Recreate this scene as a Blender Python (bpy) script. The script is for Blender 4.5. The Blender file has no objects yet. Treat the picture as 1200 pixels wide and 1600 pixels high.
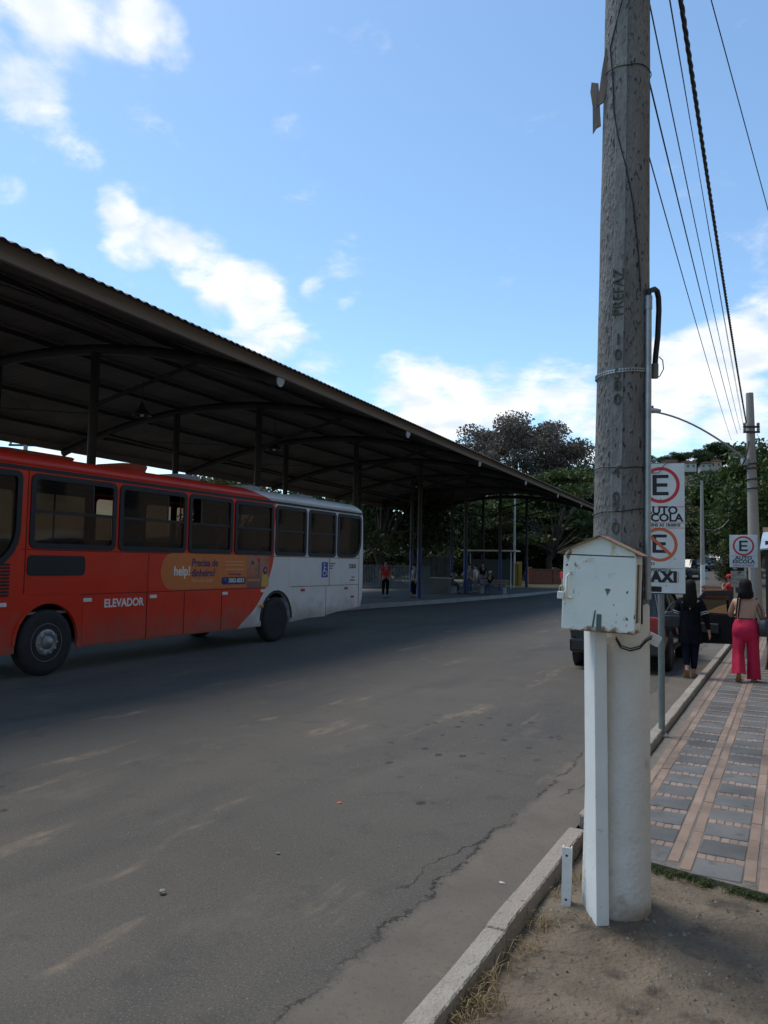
import bpy, bmesh, math, random
import numpy as np
from mathutils import Matrix, Vector, noise as mnoise

# ------------------------------------------------------------------ camera, sky, sun, exposure
scene = bpy.context.scene
col = scene.collection
R = math.radians
CAM_H, FPX, PITCH, ROLL = 1.8, 1220.0, R(3.75), R(1.0)
TS, TB, TC = 27.5, 25.93, 24.28          # headings of the street, the bus and the station canopy

cam_d = bpy.data.cameras.new('camera')
cam = bpy.data.objects.new('camera', cam_d); col.objects.link(cam)
cam_d.sensor_fit = 'HORIZONTAL'; cam_d.sensor_width = 36.0; cam_d.lens = 36.0 * FPX / 1200.0
cam_d.clip_start = 0.05; cam_d.clip_end = 3000
cam.matrix_world = Matrix.Translation((0, 0, CAM_H)) @ Matrix.Rotation(R(90) + PITCH, 4, 'X') @ Matrix.Rotation(ROLL, 4, 'Z')
scene.camera = cam

SUN_EL, SUN_AZ = R(65), R(-54)           # azimuth measured clockwise from +Y
SUN_DIR = Vector((math.sin(SUN_AZ) * math.cos(SUN_EL), math.cos(SUN_AZ) * math.cos(SUN_EL), math.sin(SUN_EL)))
sun_d = bpy.data.lights.new('sun', 'SUN'); sun_d.energy = 1.75; sun_d.angle = R(24); sun_d.color = (1.0, 0.93, 0.84)
sun = bpy.data.objects.new('sun', sun_d); col.objects.link(sun)
sun.rotation_euler = SUN_DIR.to_track_quat('Z', 'Y').to_euler()

scene.view_settings.view_transform = 'Standard'; scene.view_settings.look = 'None'
scene.view_settings.exposure = 0.55; scene.view_settings.gamma = 1.0
scene.render.engine = 'CYCLES'
scene.cycles.max_bounces = 6; scene.cycles.transparent_max_bounces = 12
scene.cycles.use_denoising = True

world = bpy.data.worlds.new('World'); scene.world = world; world.use_nodes = True
wt = world.node_tree; wt.nodes.clear()
def wn(t, **k):
    n = wt.nodes.new(t)
    for a, b in k.items(): setattr(n, a, b)
    return n
def wmath(op, a, b=None, c=None, clamp=False):
    n = wn('ShaderNodeMath', operation=op); n.use_clamp = clamp
    for i, v in enumerate((a, b, c)):
        if v is None: continue
        if isinstance(v, (int, float)): n.inputs[i].default_value = v
        else: wt.links.new(v, n.inputs[i])
    return n.outputs[0]
def pix_dir(px, py):
    a, b = px - 600, py - 800
    a0 = a * math.cos(ROLL) + b * math.sin(ROLL); b0 = -a * math.sin(ROLL) + b * math.cos(ROLL)
    u, v = a0 / FPX, -b0 / FPX
    return Vector((u, math.cos(PITCH) - math.sin(PITCH) * v, math.sin(PITCH) + math.cos(PITCH) * v))
sky = wn('ShaderNodeTexSky', sky_type='NISHITA'); sky.sun_disc = False
sky.sun_elevation = SUN_EL; sky.sun_rotation = SUN_AZ
sky.air_density = 1.0; sky.dust_density = 0.9; sky.ozone_density = 1.0; sky.altitude = 700
tc = wn('ShaderNodeTexCoord')
nrm = wn('ShaderNodeVectorMath', operation='NORMALIZE'); wt.links.new(tc.outputs['Generated'], nrm.inputs[0])
sep = wn('ShaderNodeSeparateXYZ'); wt.links.new(nrm.outputs[0], sep.inputs[0])
den = wmath('ADD', sep.outputs['Z'], 0.22); den = wmath('MAXIMUM', den, 0.05)
cmb = wn('ShaderNodeCombineXYZ')
wt.links.new(wmath('DIVIDE', sep.outputs['X'], den), cmb.inputs[0]); wt.links.new(wmath('DIVIDE', sep.outputs['Y'], den), cmb.inputs[1])
cmb.inputs[2].default_value = 3.7
n1 = wn('ShaderNodeTexNoise'); n1.inputs['Scale'].default_value = 4.6; n1.inputs['Detail'].default_value = 10; n1.inputs['Roughness'].default_value = 0.62; n1.inputs['Distortion'].default_value = 0.25
wt.links.new(cmb.outputs[0], n1.inputs['Vector'])
n2 = wn('ShaderNodeTexNoise'); n2.inputs['Scale'].default_value = 0.8; n2.inputs['Detail'].default_value = 2
wt.links.new(cmb.outputs[0], n2.inputs['Vector'])
# clouds stand where the photograph shows them; elsewhere the broad noise alone scatters them
CLOUDS = [(5, 30, 5.5, .30), (110, 50, 3.5, .20), (180, 30, 3.0, .18), (240, 60, 3.4, .22), (50, 170, 3.2, .20), (240, 20, 2.5, .12), (130, 235, 2.0, .18), (180, 315, 1.8, .18), (210, 375, 2.8, .24), (270, 380, 2.0, .18), (320, 410, 3.2, .30),
          (390, 450, 3.0, .26), (420, 510, 3.2, .30), (350, 490, 2.5, .18), (500, 600, 2.6, .16), (60, 395, 1.8, .14), (10, 300, 1.6, .16), (490, 455, 1.2, .14), (620, 605, 3.0, .22), (690, 620, 3.6, .26), (780, 620, 3.6, .26), (870, 605, 3.4, .26),
          (750, 680, 4.5, .20), (640, 690, 4.0, .14), (900, 690, 3.5, .20), (1060, 570, 3.5, .24), (1130, 560, 3.5, .22), (1190, 510, 3.2, .24), (1190, 590, 4, .20), (990, 630, 5, .24), (1080, 650, 5, .22), (1180, 680, 4, .20), (200, 740, 12, .28), (560, 770, 6, .15)]
dens = wmath('ADD', wmath('MULTIPLY', wmath('SUBTRACT', n1.outputs['Fac'], 0.5), 1.25), wmath('MULTIPLY', wmath('SUBTRACT', n2.outputs['Fac'], 1.02), 0.40))
for (px, py, w, amp) in CLOUDS:
    d = pix_dir(px, py).normalized()
    vm = wn('ShaderNodeVectorMath', operation='DOT_PRODUCT'); wt.links.new(nrm.outputs[0], vm.inputs[0]); vm.inputs[1].default_value = d
    mr = wn('ShaderNodeMapRange', interpolation_type='SMOOTHSTEP'); wt.links.new(vm.outputs['Value'], mr.inputs['Value'])
    mr.inputs['From Min'].default_value = math.cos(R(w)); mr.inputs['From Max'].default_value = 1.0
    mr.inputs['To Min'].default_value = 0; mr.inputs['To Max'].default_value = amp * 1.25
    dens = wmath('ADD', dens, mr.outputs[0])
mrc = wn('ShaderNodeMapRange', interpolation_type='SMOOTHSTEP'); wt.links.new(dens, mrc.inputs['Value'])
mrc.inputs['From Min'].default_value = -0.10; mrc.inputs['From Max'].default_value = 0.30
bgs = wn('ShaderNodeBackground')
wb_ = wn('ShaderNodeMix', data_type='RGBA', blend_type='MULTIPLY'); wb_.inputs['Factor'].default_value = 1.0; wb_.inputs['B'].default_value = (.86, 1.0, 1.02, 1)
wt.links.new(sky.outputs[0], wb_.inputs['A']); wt.links.new(wb_.outputs['Result'], bgs.inputs['Color']); bgs.inputs['Strength'].default_value = 0.145
n3 = wn('ShaderNodeTexNoise'); n3.inputs['Scale'].default_value = 7.0; n3.inputs['Detail'].default_value = 6; wt.links.new(cmb.outputs[0], n3.inputs['Vector'])
cmr = wn('ShaderNodeMapRange'); wt.links.new(n3.outputs['Fac'], cmr.inputs['Value']); cmr.inputs['From Min'].default_value = .35; cmr.inputs['From Max'].default_value = .62
cmx = wn('ShaderNodeMix', data_type='RGBA'); cmx.inputs['A'].default_value = (.56, .62, .70, 1); cmx.inputs['B'].default_value = (.80, .79, .78, 1); wt.links.new(cmr.outputs[0], cmx.inputs['Factor'])
bgc = wn('ShaderNodeBackground'); wt.links.new(cmx.outputs['Result'], bgc.inputs['Color']); bgc.inputs['Strength'].default_value = 1.0
mixs = wn('ShaderNodeMixShader'); wt.links.new(mrc.outputs[0], mixs.inputs[0]); wt.links.new(bgs.outputs[0], mixs.inputs[1]); wt.links.new(bgc.outputs[0], mixs.inputs[2])
world.cycles.sampling_method = 'MANUAL'; world.cycles.sample_map_resolution = 512
wo = wn('ShaderNodeOutputWorld'); wt.links.new(mixs.outputs[0], wo.inputs['Surface'])

# ------------------------------------------------------------------ helpers
def gpt(px, py, z=0.0):
    d = pix_dir(px, py); k = (z - CAM_H) / d.z
    return Vector((0, 0, CAM_H)) + d * k
def apt(px, py, Y):
    d = pix_dir(px, py); return Vector((0, 0, CAM_H)) + d * (Y / d.y)
def fr(t, L, z=0.0, th=TS):
    c, s = math.cos(R(th)), math.sin(R(th))
    return Vector((t * s - L * c, t * c + L * s, z))
def terrain(x, y):
    t = x * math.sin(R(TS)) + y * math.cos(R(TS))
    if t < 42: return 0.0
    if t < 78: return (t - 42) ** 2 * 0.00095
    return 1.23 + (t - 78) * 0.02

class MB:
    def __init__(s): s.v = []; s.f = []; s.m = []; s.sm = []
    def add(s, vs, fs, mi=0, smooth=False):
        b = len(s.v); s.v += [tuple(p) for p in vs]
        for f in fs: s.f.append(tuple(i + b for i in f)); s.m.append(mi); s.sm.append(smooth)
    def box(s, x0, x1, y0, y1, z0, z1, mi=0, M=None):
        vs = [Vector((x, y, z)) for z in (z0, z1) for y in (y0, y1) for x in (x0, x1)]
        if M is not None: vs = [M @ v for v in vs]
        s.add(vs, [(0, 2, 3, 1), (4, 5, 7, 6), (0, 1, 5, 4), (2, 6, 7, 3), (0, 4, 6, 2), (1, 3, 7, 5)], mi)
    def bbox(s, x0, x1, y0, y1, z0, z1, bev=0.01, mi=0, M=None):      # chamfered box
        bm = bmesh.new(); bmesh.ops.create_cube(bm, size=1)
        for v in bm.verts: v.co = Vector(((x0 + x1) / 2 + v.co.x * (x1 - x0), (y0 + y1) / 2 + v.co.y * (y1 - y0), (z0 + z1) / 2 + v.co.z * (z1 - z0)))
        bmesh.ops.bevel(bm, geom=bm.edges[:], offset=bev, segments=2, affect='EDGES', profile=0.5)
        s.bm(bm, mi, M)
    def bm(s, bm, mi=0, M=None, smooth=False):
        bm.verts.index_update()
        s.add([(M @ v.co) if M is not None else v.co for v in bm.verts], [[v.index for v in f.verts] for f in bm.faces], mi, smooth); bm.free()
    def tube(s, pts, r, n=8, mi=0, cap=True, smooth=True):
        pts = [Vector(p) for p in pts]; k = len(pts)
        rs = r if isinstance(r, (list, tuple)) else [r] * k
        vs = []; up = None
        for i in range(k):
            d = (pts[min(i + 1, k - 1)] - pts[max(i - 1, 0)]).normalized()
            if up is None: up = Vector((0, 0, 1)) if abs(d.z) < 0.9 else Vector((0, 1, 0))
            a = d.cross(up)
            if a.length < 1e-4: a = d.orthogonal()
            a.normalize(); b = a.cross(d).normalized(); up = b
            for j in range(n):
                th = 2 * math.pi * j / n
                vs.append(pts[i] + (a * math.cos(th) + b * math.sin(th)) * rs[i])
        fs = [(i * n + j, i * n + (j + 1) % n, (i + 1) * n + (j + 1) % n, (i + 1) * n + j) for i in range(k - 1) for j in range(n)]
        s.add(vs, fs, mi, smooth)
        if cap:
            s.add(vs[:n], [tuple(range(n))[::-1]], mi); s.add(vs[-n:], [tuple(range(n))], mi)
    def loft(s, rings, mi=0, smooth=True, cap=True, closed=True):
        n = len(rings[0]); vs = [p for r in rings for p in r]
        m = n if closed else n - 1
        fs = [(i * n + j, i * n + (j + 1) % n, (i + 1) * n + (j + 1) % n, (i + 1) * n + j) for i in range(len(rings) - 1) for j in range(m)]
        s.add(vs, fs, mi, smooth)
        if cap and closed:
            s.add(rings[0], [tuple(range(n))[::-1]], mi); s.add(rings[-1], [tuple(range(n))], mi)
    def lathe(s, prof, n=16, mi=0, M=None, smooth=True):
        rings = []
        for (r, z) in prof:
            ring = [Vector((r * math.cos(2 * math.pi * j / n), r * math.sin(2 * math.pi * j / n), z)) for j in range(n)]
            rings.append([M @ p for p in ring] if M is not None else ring)
        s.loft(rings, mi, smooth)
    def prism(s, pts, d, mi=0, M=None):                              # polygon in the local XY plane, extruded along +Z by d
        n = len(pts); vs = [Vector((x, y, 0)) for x, y in pts] + [Vector((x, y, d)) for x, y in pts]
        if M is not None: vs = [M @ v for v in vs]
        s.add(vs, [tuple(range(n))[::-1], tuple(range(n, 2 * n))] + [(i, (i + 1) % n, n + (i + 1) % n, n + i) for i in range(n)], mi)
    def mesh(s, name):
        me = bpy.data.meshes.new(name); me.from_pydata(s.v, [], s.f)
        if s.m: me.polygons.foreach_set('material_index', s.m); me.polygons.foreach_set('use_smooth', s.sm)
        return me
    def build(s, name, mats, parent=None, loc=None, rz=None, kind=None, fix=True):
        me = s.mesh(name)
        if fix:
            bm = bmesh.new(); bm.from_mesh(me); bmesh.ops.recalc_face_normals(bm, faces=bm.faces[:]); bm.to_mesh(me); bm.free()
        return obj(name, me, mats, parent, loc, rz, kind)
def obj(name, me, mats, parent=None, loc=None, rz=None, kind=None):
    for m in (mats if isinstance(mats, (list, tuple)) else [mats]):
        if len(me.materials) < len(mats if isinstance(mats, (list, tuple)) else [mats]): me.materials.append(m)
    o = bpy.data.objects.new(name, me); col.objects.link(o)
    if parent: o.parent = parent
    if loc is not None: o.location = loc
    if rz is not None: o.rotation_euler = (0, 0, rz)
    if kind: o['kind'] = kind
    return o
def tag(o, label, cat, group=None, kind=None):
    o['label'] = label; o['category'] = cat
    if group: o['group'] = group
    if kind: o['kind'] = kind
    return o
def empty(name, loc=(0, 0, 0), rz=0.0):
    o = bpy.data.objects.new(name, None); col.objects.link(o); o.location = loc; o.rotation_euler = (0, 0, rz); o.empty_display_size = 0.2
    return o
def copy_tree(o, parent=None):
    c = o.copy(); col.objects.link(c); c.parent = parent
    for ch in list(o.children): copy_tree(ch, c)
    return c
def ell(cx, cy, cz, rx, ry, n=14):
    return [Vector((cx + rx * math.cos(2 * math.pi * j / n), cy + ry * math.sin(2 * math.pi * j / n), cz)) for j in range(n)]
def txt(name, s, size, m, parent, M, bold=0.0, depth=0.001, align='CENTER', sx=1.0, spacing=1.0):
    cu = bpy.data.curves.new('t', 'FONT'); cu.body = s; cu.size = size; cu.extrude = depth; cu.offset = bold
    cu.align_x = align; cu.align_y = 'CENTER'; cu.space_character = spacing; cu.resolution_u = 3
    o = bpy.data.objects.new('t', cu); col.objects.link(o)
    dg = bpy.context.evaluated_depsgraph_get()
    me = bpy.data.meshes.new_from_object(o.evaluated_get(dg)); me.name = name
    bpy.data.objects.remove(o); bpy.data.curves.remove(cu)
    me.transform(M @ Matrix.Diagonal((sx, 1, 1, 1)))
    me.materials.clear(); me.materials.append(m)
    o = bpy.data.objects.new(name, me); col.objects.link(o); o.parent = parent
    return o
def face_mat(o, x, z, n):       # matrix from axes
    M = Matrix.Identity(4)
    for i in range(3): M[i][0] = x[i]; M[i][1] = z[i]; M[i][2] = n[i]; M[i][3] = o[i]
    return M

# ------------------------------------------------------------------ materials
def nd(t, ty, **k):
    n = t.nodes.new(ty)
    for a, b in k.items(): setattr(n, a, b)
    return n
def mat(name, c, rough=0.7, metal=0.0, c2=None, scale=5.0, detail=5, bump=0.0, bscale=None, c3=None, s3=40.0, lo=.35, hi=.65, lo3=.62, hi3=.72, spec=0.5, stretch=None, coat=0.0, laid=False):
    m = bpy.data.materials.new(name); m.use_nodes = True; t = m.node_tree
    b = t.nodes['Principled BSDF']; b.inputs['Roughness'].default_value = rough; b.inputs['Metallic'].default_value = metal
    b.inputs['Specular IOR Level'].default_value = spec; b.inputs['Coat Weight'].default_value = coat
    b.inputs['Base Color'].default_value = (*c, 1)
    if c2 is None and bump == 0: return m
    co = nd(t, 'ShaderNodeTexCoord'); vec = co.outputs['Object']
    if laid: vec = nd(t, 'ShaderNodeNewGeometry').outputs['Position']      # laid pieces: wear and stains run across the joints
    if stretch:
        mp = nd(t, 'ShaderNodeMapping'); mp.inputs['Scale'].default_value = stretch; t.links.new(vec, mp.inputs[0]); vec = mp.outputs[0]
    out = None
    if c2 is not None:
        n = nd(t, 'ShaderNodeTexNoise'); n.inputs['Scale'].default_value = scale; n.inputs['Detail'].default_value = detail; n.inputs['Roughness'].default_value = .62
        t.links.new(vec, n.inputs['Vector'])
        r = nd(t, 'ShaderNodeMapRange'); r.inputs['From Min'].default_value = lo; r.inputs['From Max'].default_value = hi; t.links.new(n.outputs['Fac'], r.inputs['Value'])
        mx = nd(t, 'ShaderNodeMix', data_type='RGBA'); mx.inputs['A'].default_value = (*c, 1); mx.inputs['B'].default_value = (*c2, 1)
        t.links.new(r.outputs[0], mx.inputs['Factor']); out = mx.outputs['Result']
        if c3 is not None:
            n3 = nd(t, 'ShaderNodeTexNoise'); n3.inputs['Scale'].default_value = s3; n3.inputs['Detail'].default_value = 4; t.links.new(vec, n3.inputs['Vector'])
            r3 = nd(t, 'ShaderNodeMapRange'); r3.inputs['From Min'].default_value = lo3; r3.inputs['From Max'].default_value = hi3; t.links.new(n3.outputs['Fac'], r3.inputs['Value'])
            m3 = nd(t, 'ShaderNodeMix', data_type='RGBA'); t.links.new(out, m3.inputs['A']); m3.inputs['B'].default_value = (*c3, 1); t.links.new(r3.outputs[0], m3.inputs['Factor']); out = m3.outputs['Result']
        if laid:
            oi = nd(t, 'ShaderNodeObjectInfo'); rr_ = nd(t, 'ShaderNodeMapRange'); t.links.new(oi.outputs['Random'], rr_.inputs['Value']); rr_.inputs['To Min'].default_value = .80; rr_.inputs['To Max'].default_value = 1.14
            ns = nd(t, 'ShaderNodeTexNoise'); ns.inputs['Scale'].default_value = 1.1; ns.inputs['Detail'].default_value = 7; ns.inputs['Roughness'].default_value = .65; t.links.new(vec, ns.inputs['Vector'])
            rs_ = nd(t, 'ShaderNodeMapRange'); t.links.new(ns.outputs['Fac'], rs_.inputs['Value']); rs_.inputs['From Min'].default_value = .36; rs_.inputs['From Max'].default_value = .58; rs_.inputs['To Min'].default_value = .66; rs_.inputs['To Max'].default_value = 1.04
            mm_ = nd(t, 'ShaderNodeMath', operation='MULTIPLY'); t.links.new(rr_.outputs[0], mm_.inputs[0]); t.links.new(rs_.outputs[0], mm_.inputs[1])
            vm_ = nd(t, 'ShaderNodeVectorMath', operation='SCALE'); t.links.new(out, vm_.inputs[0]); t.links.new(mm_.outputs[0], vm_.inputs['Scale']); out = vm_.outputs[0]
        t.links.new(out, b.inputs['Base Color'])
    if bump:
        nb = nd(t, 'ShaderNodeTexNoise'); nb.inputs['Scale'].default_value = bscale or scale * 6; nb.inputs['Detail'].default_value = 6; t.links.new(vec, nb.inputs['Vector'])
        bp = nd(t, 'ShaderNodeBump'); bp.inputs['Strength'].default_value = min(1, bump); bp.inputs['Distance'].default_value = 0.01 * max(1, bump); t.links.new(nb.outputs['Fac'], bp.inputs['Height']); t.links.new(bp.outputs[0], b.inputs['Normal'])
    return m
def leaf_mat(name, ca, cb, cc=None):
    m = bpy.data.materials.new(name); m.use_nodes = True; t = m.node_tree; b = t.nodes['Principled BSDF']
    b.inputs['Roughness'].default_value = 0.55; b.inputs['Specular IOR Level'].default_value = 0.35
    g = nd(t, 'ShaderNodeNewGeometry'); r = nd(t, 'ShaderNodeValToRGB')
    r.color_ramp.elements[0].color = (*ca, 1); r.color_ramp.elements[1].color = (*cb, 1)
    if cc: e = r.color_ramp.elements.new(0.85); e.color = (*cc, 1)
    t.links.new(g.outputs['Random Per Island'], r.inputs[0]); t.links.new(r.outputs[0], b.inputs['Base Color'])
    tr = nd(t, 'ShaderNodeBsdfTranslucent'); t.links.new(r.outputs[0], tr.inputs['Color'])
    mx = nd(t, 'ShaderNodeMixShader'); mx.inputs[0].default_value = 0.3
    t.links.new(b.outputs[0], mx.inputs[1]); t.links.new(tr.outputs[0], mx.inputs[2]); t.links.new(mx.outputs[0], t.nodes['Material Output'].inputs['Surface'])
    return m
def glass_mat(name, tint, alpha):            # tinted glazing: a sheet that lets some light through and mirrors the rest at grazing angles
    m = bpy.data.materials.new(name); m.use_nodes = True; t = m.node_tree; b = t.nodes['Principled BSDF']
    b.inputs['Base Color'].default_value = (*tint, 1); b.inputs['Roughness'].default_value = 0.05; b.inputs['Specular IOR Level'].default_value = 0.5
    tr = nd(t, 'ShaderNodeBsdfTransparent'); tr.inputs['Color'].default_value = (.66, .58, .50, 1)
    mx = nd(t, 'ShaderNodeMixShader'); mx.inputs[0].default_value = alpha
    t.links.new(tr.outputs[0], mx.inputs[1]); t.links.new(b.outputs[0], mx.inputs[2]); t.links.new(mx.outputs[0], t.nodes['Material Output'].inputs['Surface'])
    return m
M = {}
M['black'] = mat('black_rubber', (.012, .012, .013), .6)
M['dark'] = mat('dark_metal', (.03, .03, .032), .5)
M['tyre'] = mat('tyre', (.016, .016, .017), .85, c2=(.03, .028, .026), scale=9)
M['steel'] = mat('galvanised_steel', (.30, .32, .32), .45, .6, c2=(.42, .44, .44), scale=14)
M['white'] = mat('white_paint', (.74, .75, .72), .55, c2=(.66, .66, .62), scale=6)
M['sign_white'] = mat('sign_white', (.72, .74, .72), .5, c2=(.62, .63, .60), scale=5)
M['sign_red'] = mat('sign_red', (.58, .03, .035), .5)
M['sign_orange'] = mat('sign_faded_red', (.60, .13, .05), .5)
M['ink'] = mat('black_print', (.012, .013, .018), .5)
M['grey_post'] = mat('grey_post_paint', (.19, .22, .20), .55, c2=(.14, .16, .15), scale=8)
M['glass_bus'] = glass_mat('bus_glass', (.012, .010, .008), .50)
M['glass_car'] = glass_mat('car_glass', (.015, .017, .02), .8)

# road: worn asphalt with tan drag marks, oil spots and a broken concrete gutter by the kerb
def road_mat():
    m = bpy.data.materials.new('worn_asphalt'); m.use_nodes = True; t = m.node_tree; b = t.nodes['Principled BSDF']
    b.inputs['Roughness'].default_value = .82; b.inputs['Specular IOR Level'].default_value = .35
    co = nd(t, 'ShaderNodeTexCoord'); P = co.outputs['Object']
    def noise(sc, det, stretch=None, rough=.6):
        v = P
        if stretch:
            mp = nd(t, 'ShaderNodeMapping'); mp.inputs['Scale'].default_value = stretch; t.links.new(P, mp.inputs[0]); v = mp.outputs[0]
        n = nd(t, 'ShaderNodeTexNoise'); n.inputs['Scale'].default_value = sc; n.inputs['Detail'].default_value = det; n.inputs['Roughness'].default_value = rough; t.links.new(v, n.inputs['Vector']); return n.outputs['Fac']
    def rng(v, a, c, lo=0., hi=1.):
        r = nd(t, 'ShaderNodeMapRange'); t.links.new(v, r.inputs['Value'])
        for k, q in (('From Min', a), ('From Max', c), ('To Min', lo), ('To Max', hi)): r.inputs[k].default_value = q
        return r.outputs[0]
    def mix(a, c, f):
        x = nd(t, 'ShaderNodeMix', data_type='RGBA')
        for k, q in (('A', a), ('B', c)):
            if isinstance(q, tuple): x.inputs[k].default_value = (*q, 1)
            else: t.links.new(q, x.inputs[k])
        t.links.new(f, x.inputs['Factor']); return x.outputs['Result']
    def mth(op, a, c=None):
        n = nd(t, 'ShaderNodeMath', operation=op)
        for i, q in enumerate((a, c)):
            if q is None: continue
            if isinstance(q, (int, float)): n.inputs[i].default_value = q
            else: t.links.new(q, n.inputs[i])
        return n.outputs[0]
    c = mix((.076, .067, .054), (.103, .091, .074), rng(noise(.35, 4), .3, .7))
    c = mix(c, (.060, .055, .048), rng(noise(.9, 4, (1, .22, 1)), .5, .72))
    c = mix(c, (.19, .17, .14), mth('MULTIPLY', rng(noise(95, 2), .56, .70), .75))
    c = mix(c, (.04, .037, .033), mth('MULTIPLY', rng(noise(55, 4), .56, .68), .7))
    c = mix(c, (.052, .047, .041), mth('MULTIPLY', rng(noise(2.6, 7, None, .7), .56, .66), .45))
    c = mix(c, (.135, .118, .093), mth('MULTIPLY', rng(noise(1.7, 7, (1, .6, 1), .7), .56, .70), .5))
    c = mix(c, (.27, .20, .13), mth('MULTIPLY', mth('MULTIPLY', rng(noise(1.5, 4, (1.6, .32, 1)), .60, .72), rng(noise(9, 4, (1, .5, 1)), .35, .65)), .7))
    vo = nd(t, 'ShaderNodeTexVoronoi', voronoi_dimensions='2D'); vo.inputs['Scale'].default_value = 3.6; mpo = nd(t, 'ShaderNodeMapping'); mpo.inputs['Scale'].default_value = (1, .7, 1); t.links.new(P, mpo.inputs[0]); t.links.new(mpo.outputs[0], vo.inputs['Vector'])
    vd = nd(t, 'ShaderNodeVectorMath', operation='DISTANCE'); mpv = nd(t, 'ShaderNodeMapping'); mpv.inputs['Scale'].default_value = (1, .55, 1); t.links.new(P, mpv.inputs[0]); t.links.new(mpv.outputs[0], vd.inputs[0]); vd.inputs[1].default_value = (-2.9, 7.6 * .55, 0)
    sp = mth('MULTIPLY', rng(mth('ADD', vo.outputs['Distance'], mth('MULTIPLY', noise(14, 2), .12)), .20, .17), mth('MAXIMUM', rng(noise(.45, 1), .66, .70), rng(vd.outputs['Value'], .95, .7)))
    c = mix(c, (.02, .02, .021), mth('MULTIPLY', mth('MULTIPLY', sp, rng(noise(2.7, 1), .48, .54)), .85))
    sx = nd(t, 'ShaderNodeSeparateXYZ'); t.links.new(P, sx.inputs[0])
    L = mth('MULTIPLY', sx.outputs['X'], -1.0)
    edge = mth('ADD', L, mth('MULTIPLY', mth('SUBTRACT', noise(1.6, 11, None, .78), .5), .45))
    gut = rng(edge, 1.80, 1.74)
    gcol = mix((.118, .100, .077), (.152, .130, .101), rng(noise(2.2, 6), .35, .65))
    gcol = mix(gcol, (.09, .078, .062), rng(noise(30, 5), .55, .72))
    c = mix(c, gcol, mth('MULTIPLY', gut, .85))
    crack = mth('MULTIPLY', rng(mth('ABSOLUTE', mth('SUBTRACT', edge, 1.79)), .011, .003), mth('MULTIPLY', rng(noise(1.4, 3), .42, .56), rng(noise(11, 3), .36, .5)))
    e2 = mth('ADD', mth('ADD', L, mth('MULTIPLY', sx.outputs['Y'], .16)), mth('MULTIPLY', mth('SUBTRACT', noise(2.0, 8, None, .7), .5), .6))
    crack2 = mth('MULTIPLY', rng(mth('ABSOLUTE', mth('SUBTRACT', e2, 2.62)), .012, .004), mth('MULTIPLY', rng(noise(.8, 2), .45, .52), rng(L, 2.0, 1.9)))
    ck = mth('MAXIMUM', crack, crack2)
    c = mix(c, (.02, .018, .016), ck)
    t.links.new(c, b.inputs['Base Color'])
    hgt = mth('SUBTRACT', mth('ADD', mth('MULTIPLY', noise(110, 3), 1.1), mth('MULTIPLY', noise(6, 5), 1.2)), mth('MULTIPLY', ck, 3.0))
    bp = nd(t, 'ShaderNodeBump'); bp.inputs['Strength'].default_value = .55; bp.inputs['Distance'].default_value = .006
    t.links.new(hgt, bp.inputs['Height']); t.links.new(bp.outputs[0], b.inputs['Normal'])
    return m
M['road'] = road_mat()
M['earth'] = mat('bare_earth', (.102, .080, .055), .95, c2=(.185, .148, .105), scale=2.6, detail=9, c3=(.066, .052, .037), s3=5.5, bump=2.6, bscale=38, lo3=.55, hi3=.68)
M['ground'] = mat('rough_ground', (.035, .042, .018), .95, c2=(.065, .058, .032), scale=.3)
M['kerb'] = mat('kerb_concrete', (.37, .335, .28), .9, c2=(.28, .25, .205), scale=4, c3=(.12, .10, .08), s3=24, bump=1.6, bscale=60)
M['kerb_red'] = mat('kerb_faded_red', (.34, .28, .23), .9, c2=(.28, .245, .205), scale=3, c3=(.13, .10, .085), s3=24, bump=1.6, bscale=60)
M['platform'] = mat('platform_concrete', (.12, .112, .105), .9, c2=(.09, .085, .08), scale=1.0)
M['platform_kerb'] = mat('platform_kerb', (.34, .33, .32), .85, c2=(.25, .24, .23), scale=2)
M['slab'] = mat('grey_tile', (.120, .124, .124), .9, c2=(.150, .152, .148), scale=3, c3=(.10, .095, .086), s3=6, spec=.2, laid=True)
M['pink'] = mat('pink_tile', (.235, .165, .122), .85, c2=(.285, .205, .155), scale=3.5, c3=(.19, .14, .105), s3=15, laid=True)
M['pink2'] = mat('pink_brick', (.30, .225, .18), .85, c2=(.235, .175, .138), scale=5, c3=(.24, .17, .13), s3=22, laid=True)
M['mortar'] = mat('pavement_mortar', (.13, .115, .10), .95, c2=(.17, .15, .125), scale=6, bump=1)

# ------------------------------------------------------------------ the setting
def grid_sheet(name, xs, ys, zf, m, kind='structure', M4=None, rz=None):
    nx, ny = len(xs), len(ys)
    vs = [(x, y, zf(x, y)) for y in ys for x in xs]
    fs = [(j * nx + i, j * nx + i + 1, (j + 1) * nx + i + 1, (j + 1) * nx + i) for j in range(ny - 1) for i in range(nx - 1)]
    mb = MB(); mb.add(vs, fs, 0, True)
    return mb.build(name, m, kind=kind, rz=rz, fix=False)
def lin(a, b, n): return [a + (b - a) * i / n for i in range(n + 1)]
def tw(x, y):    # street-local -> world terrain height
    w = fr(y, -x); return terrain(w.x, w.y)
grid_sheet('ground', lin(-900, 900, 36), lin(-200, 1200, 56), lambda x, y: terrain(x, y) - 0.14 if terrain(x, y) < 15 else 15, M['ground'])
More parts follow.
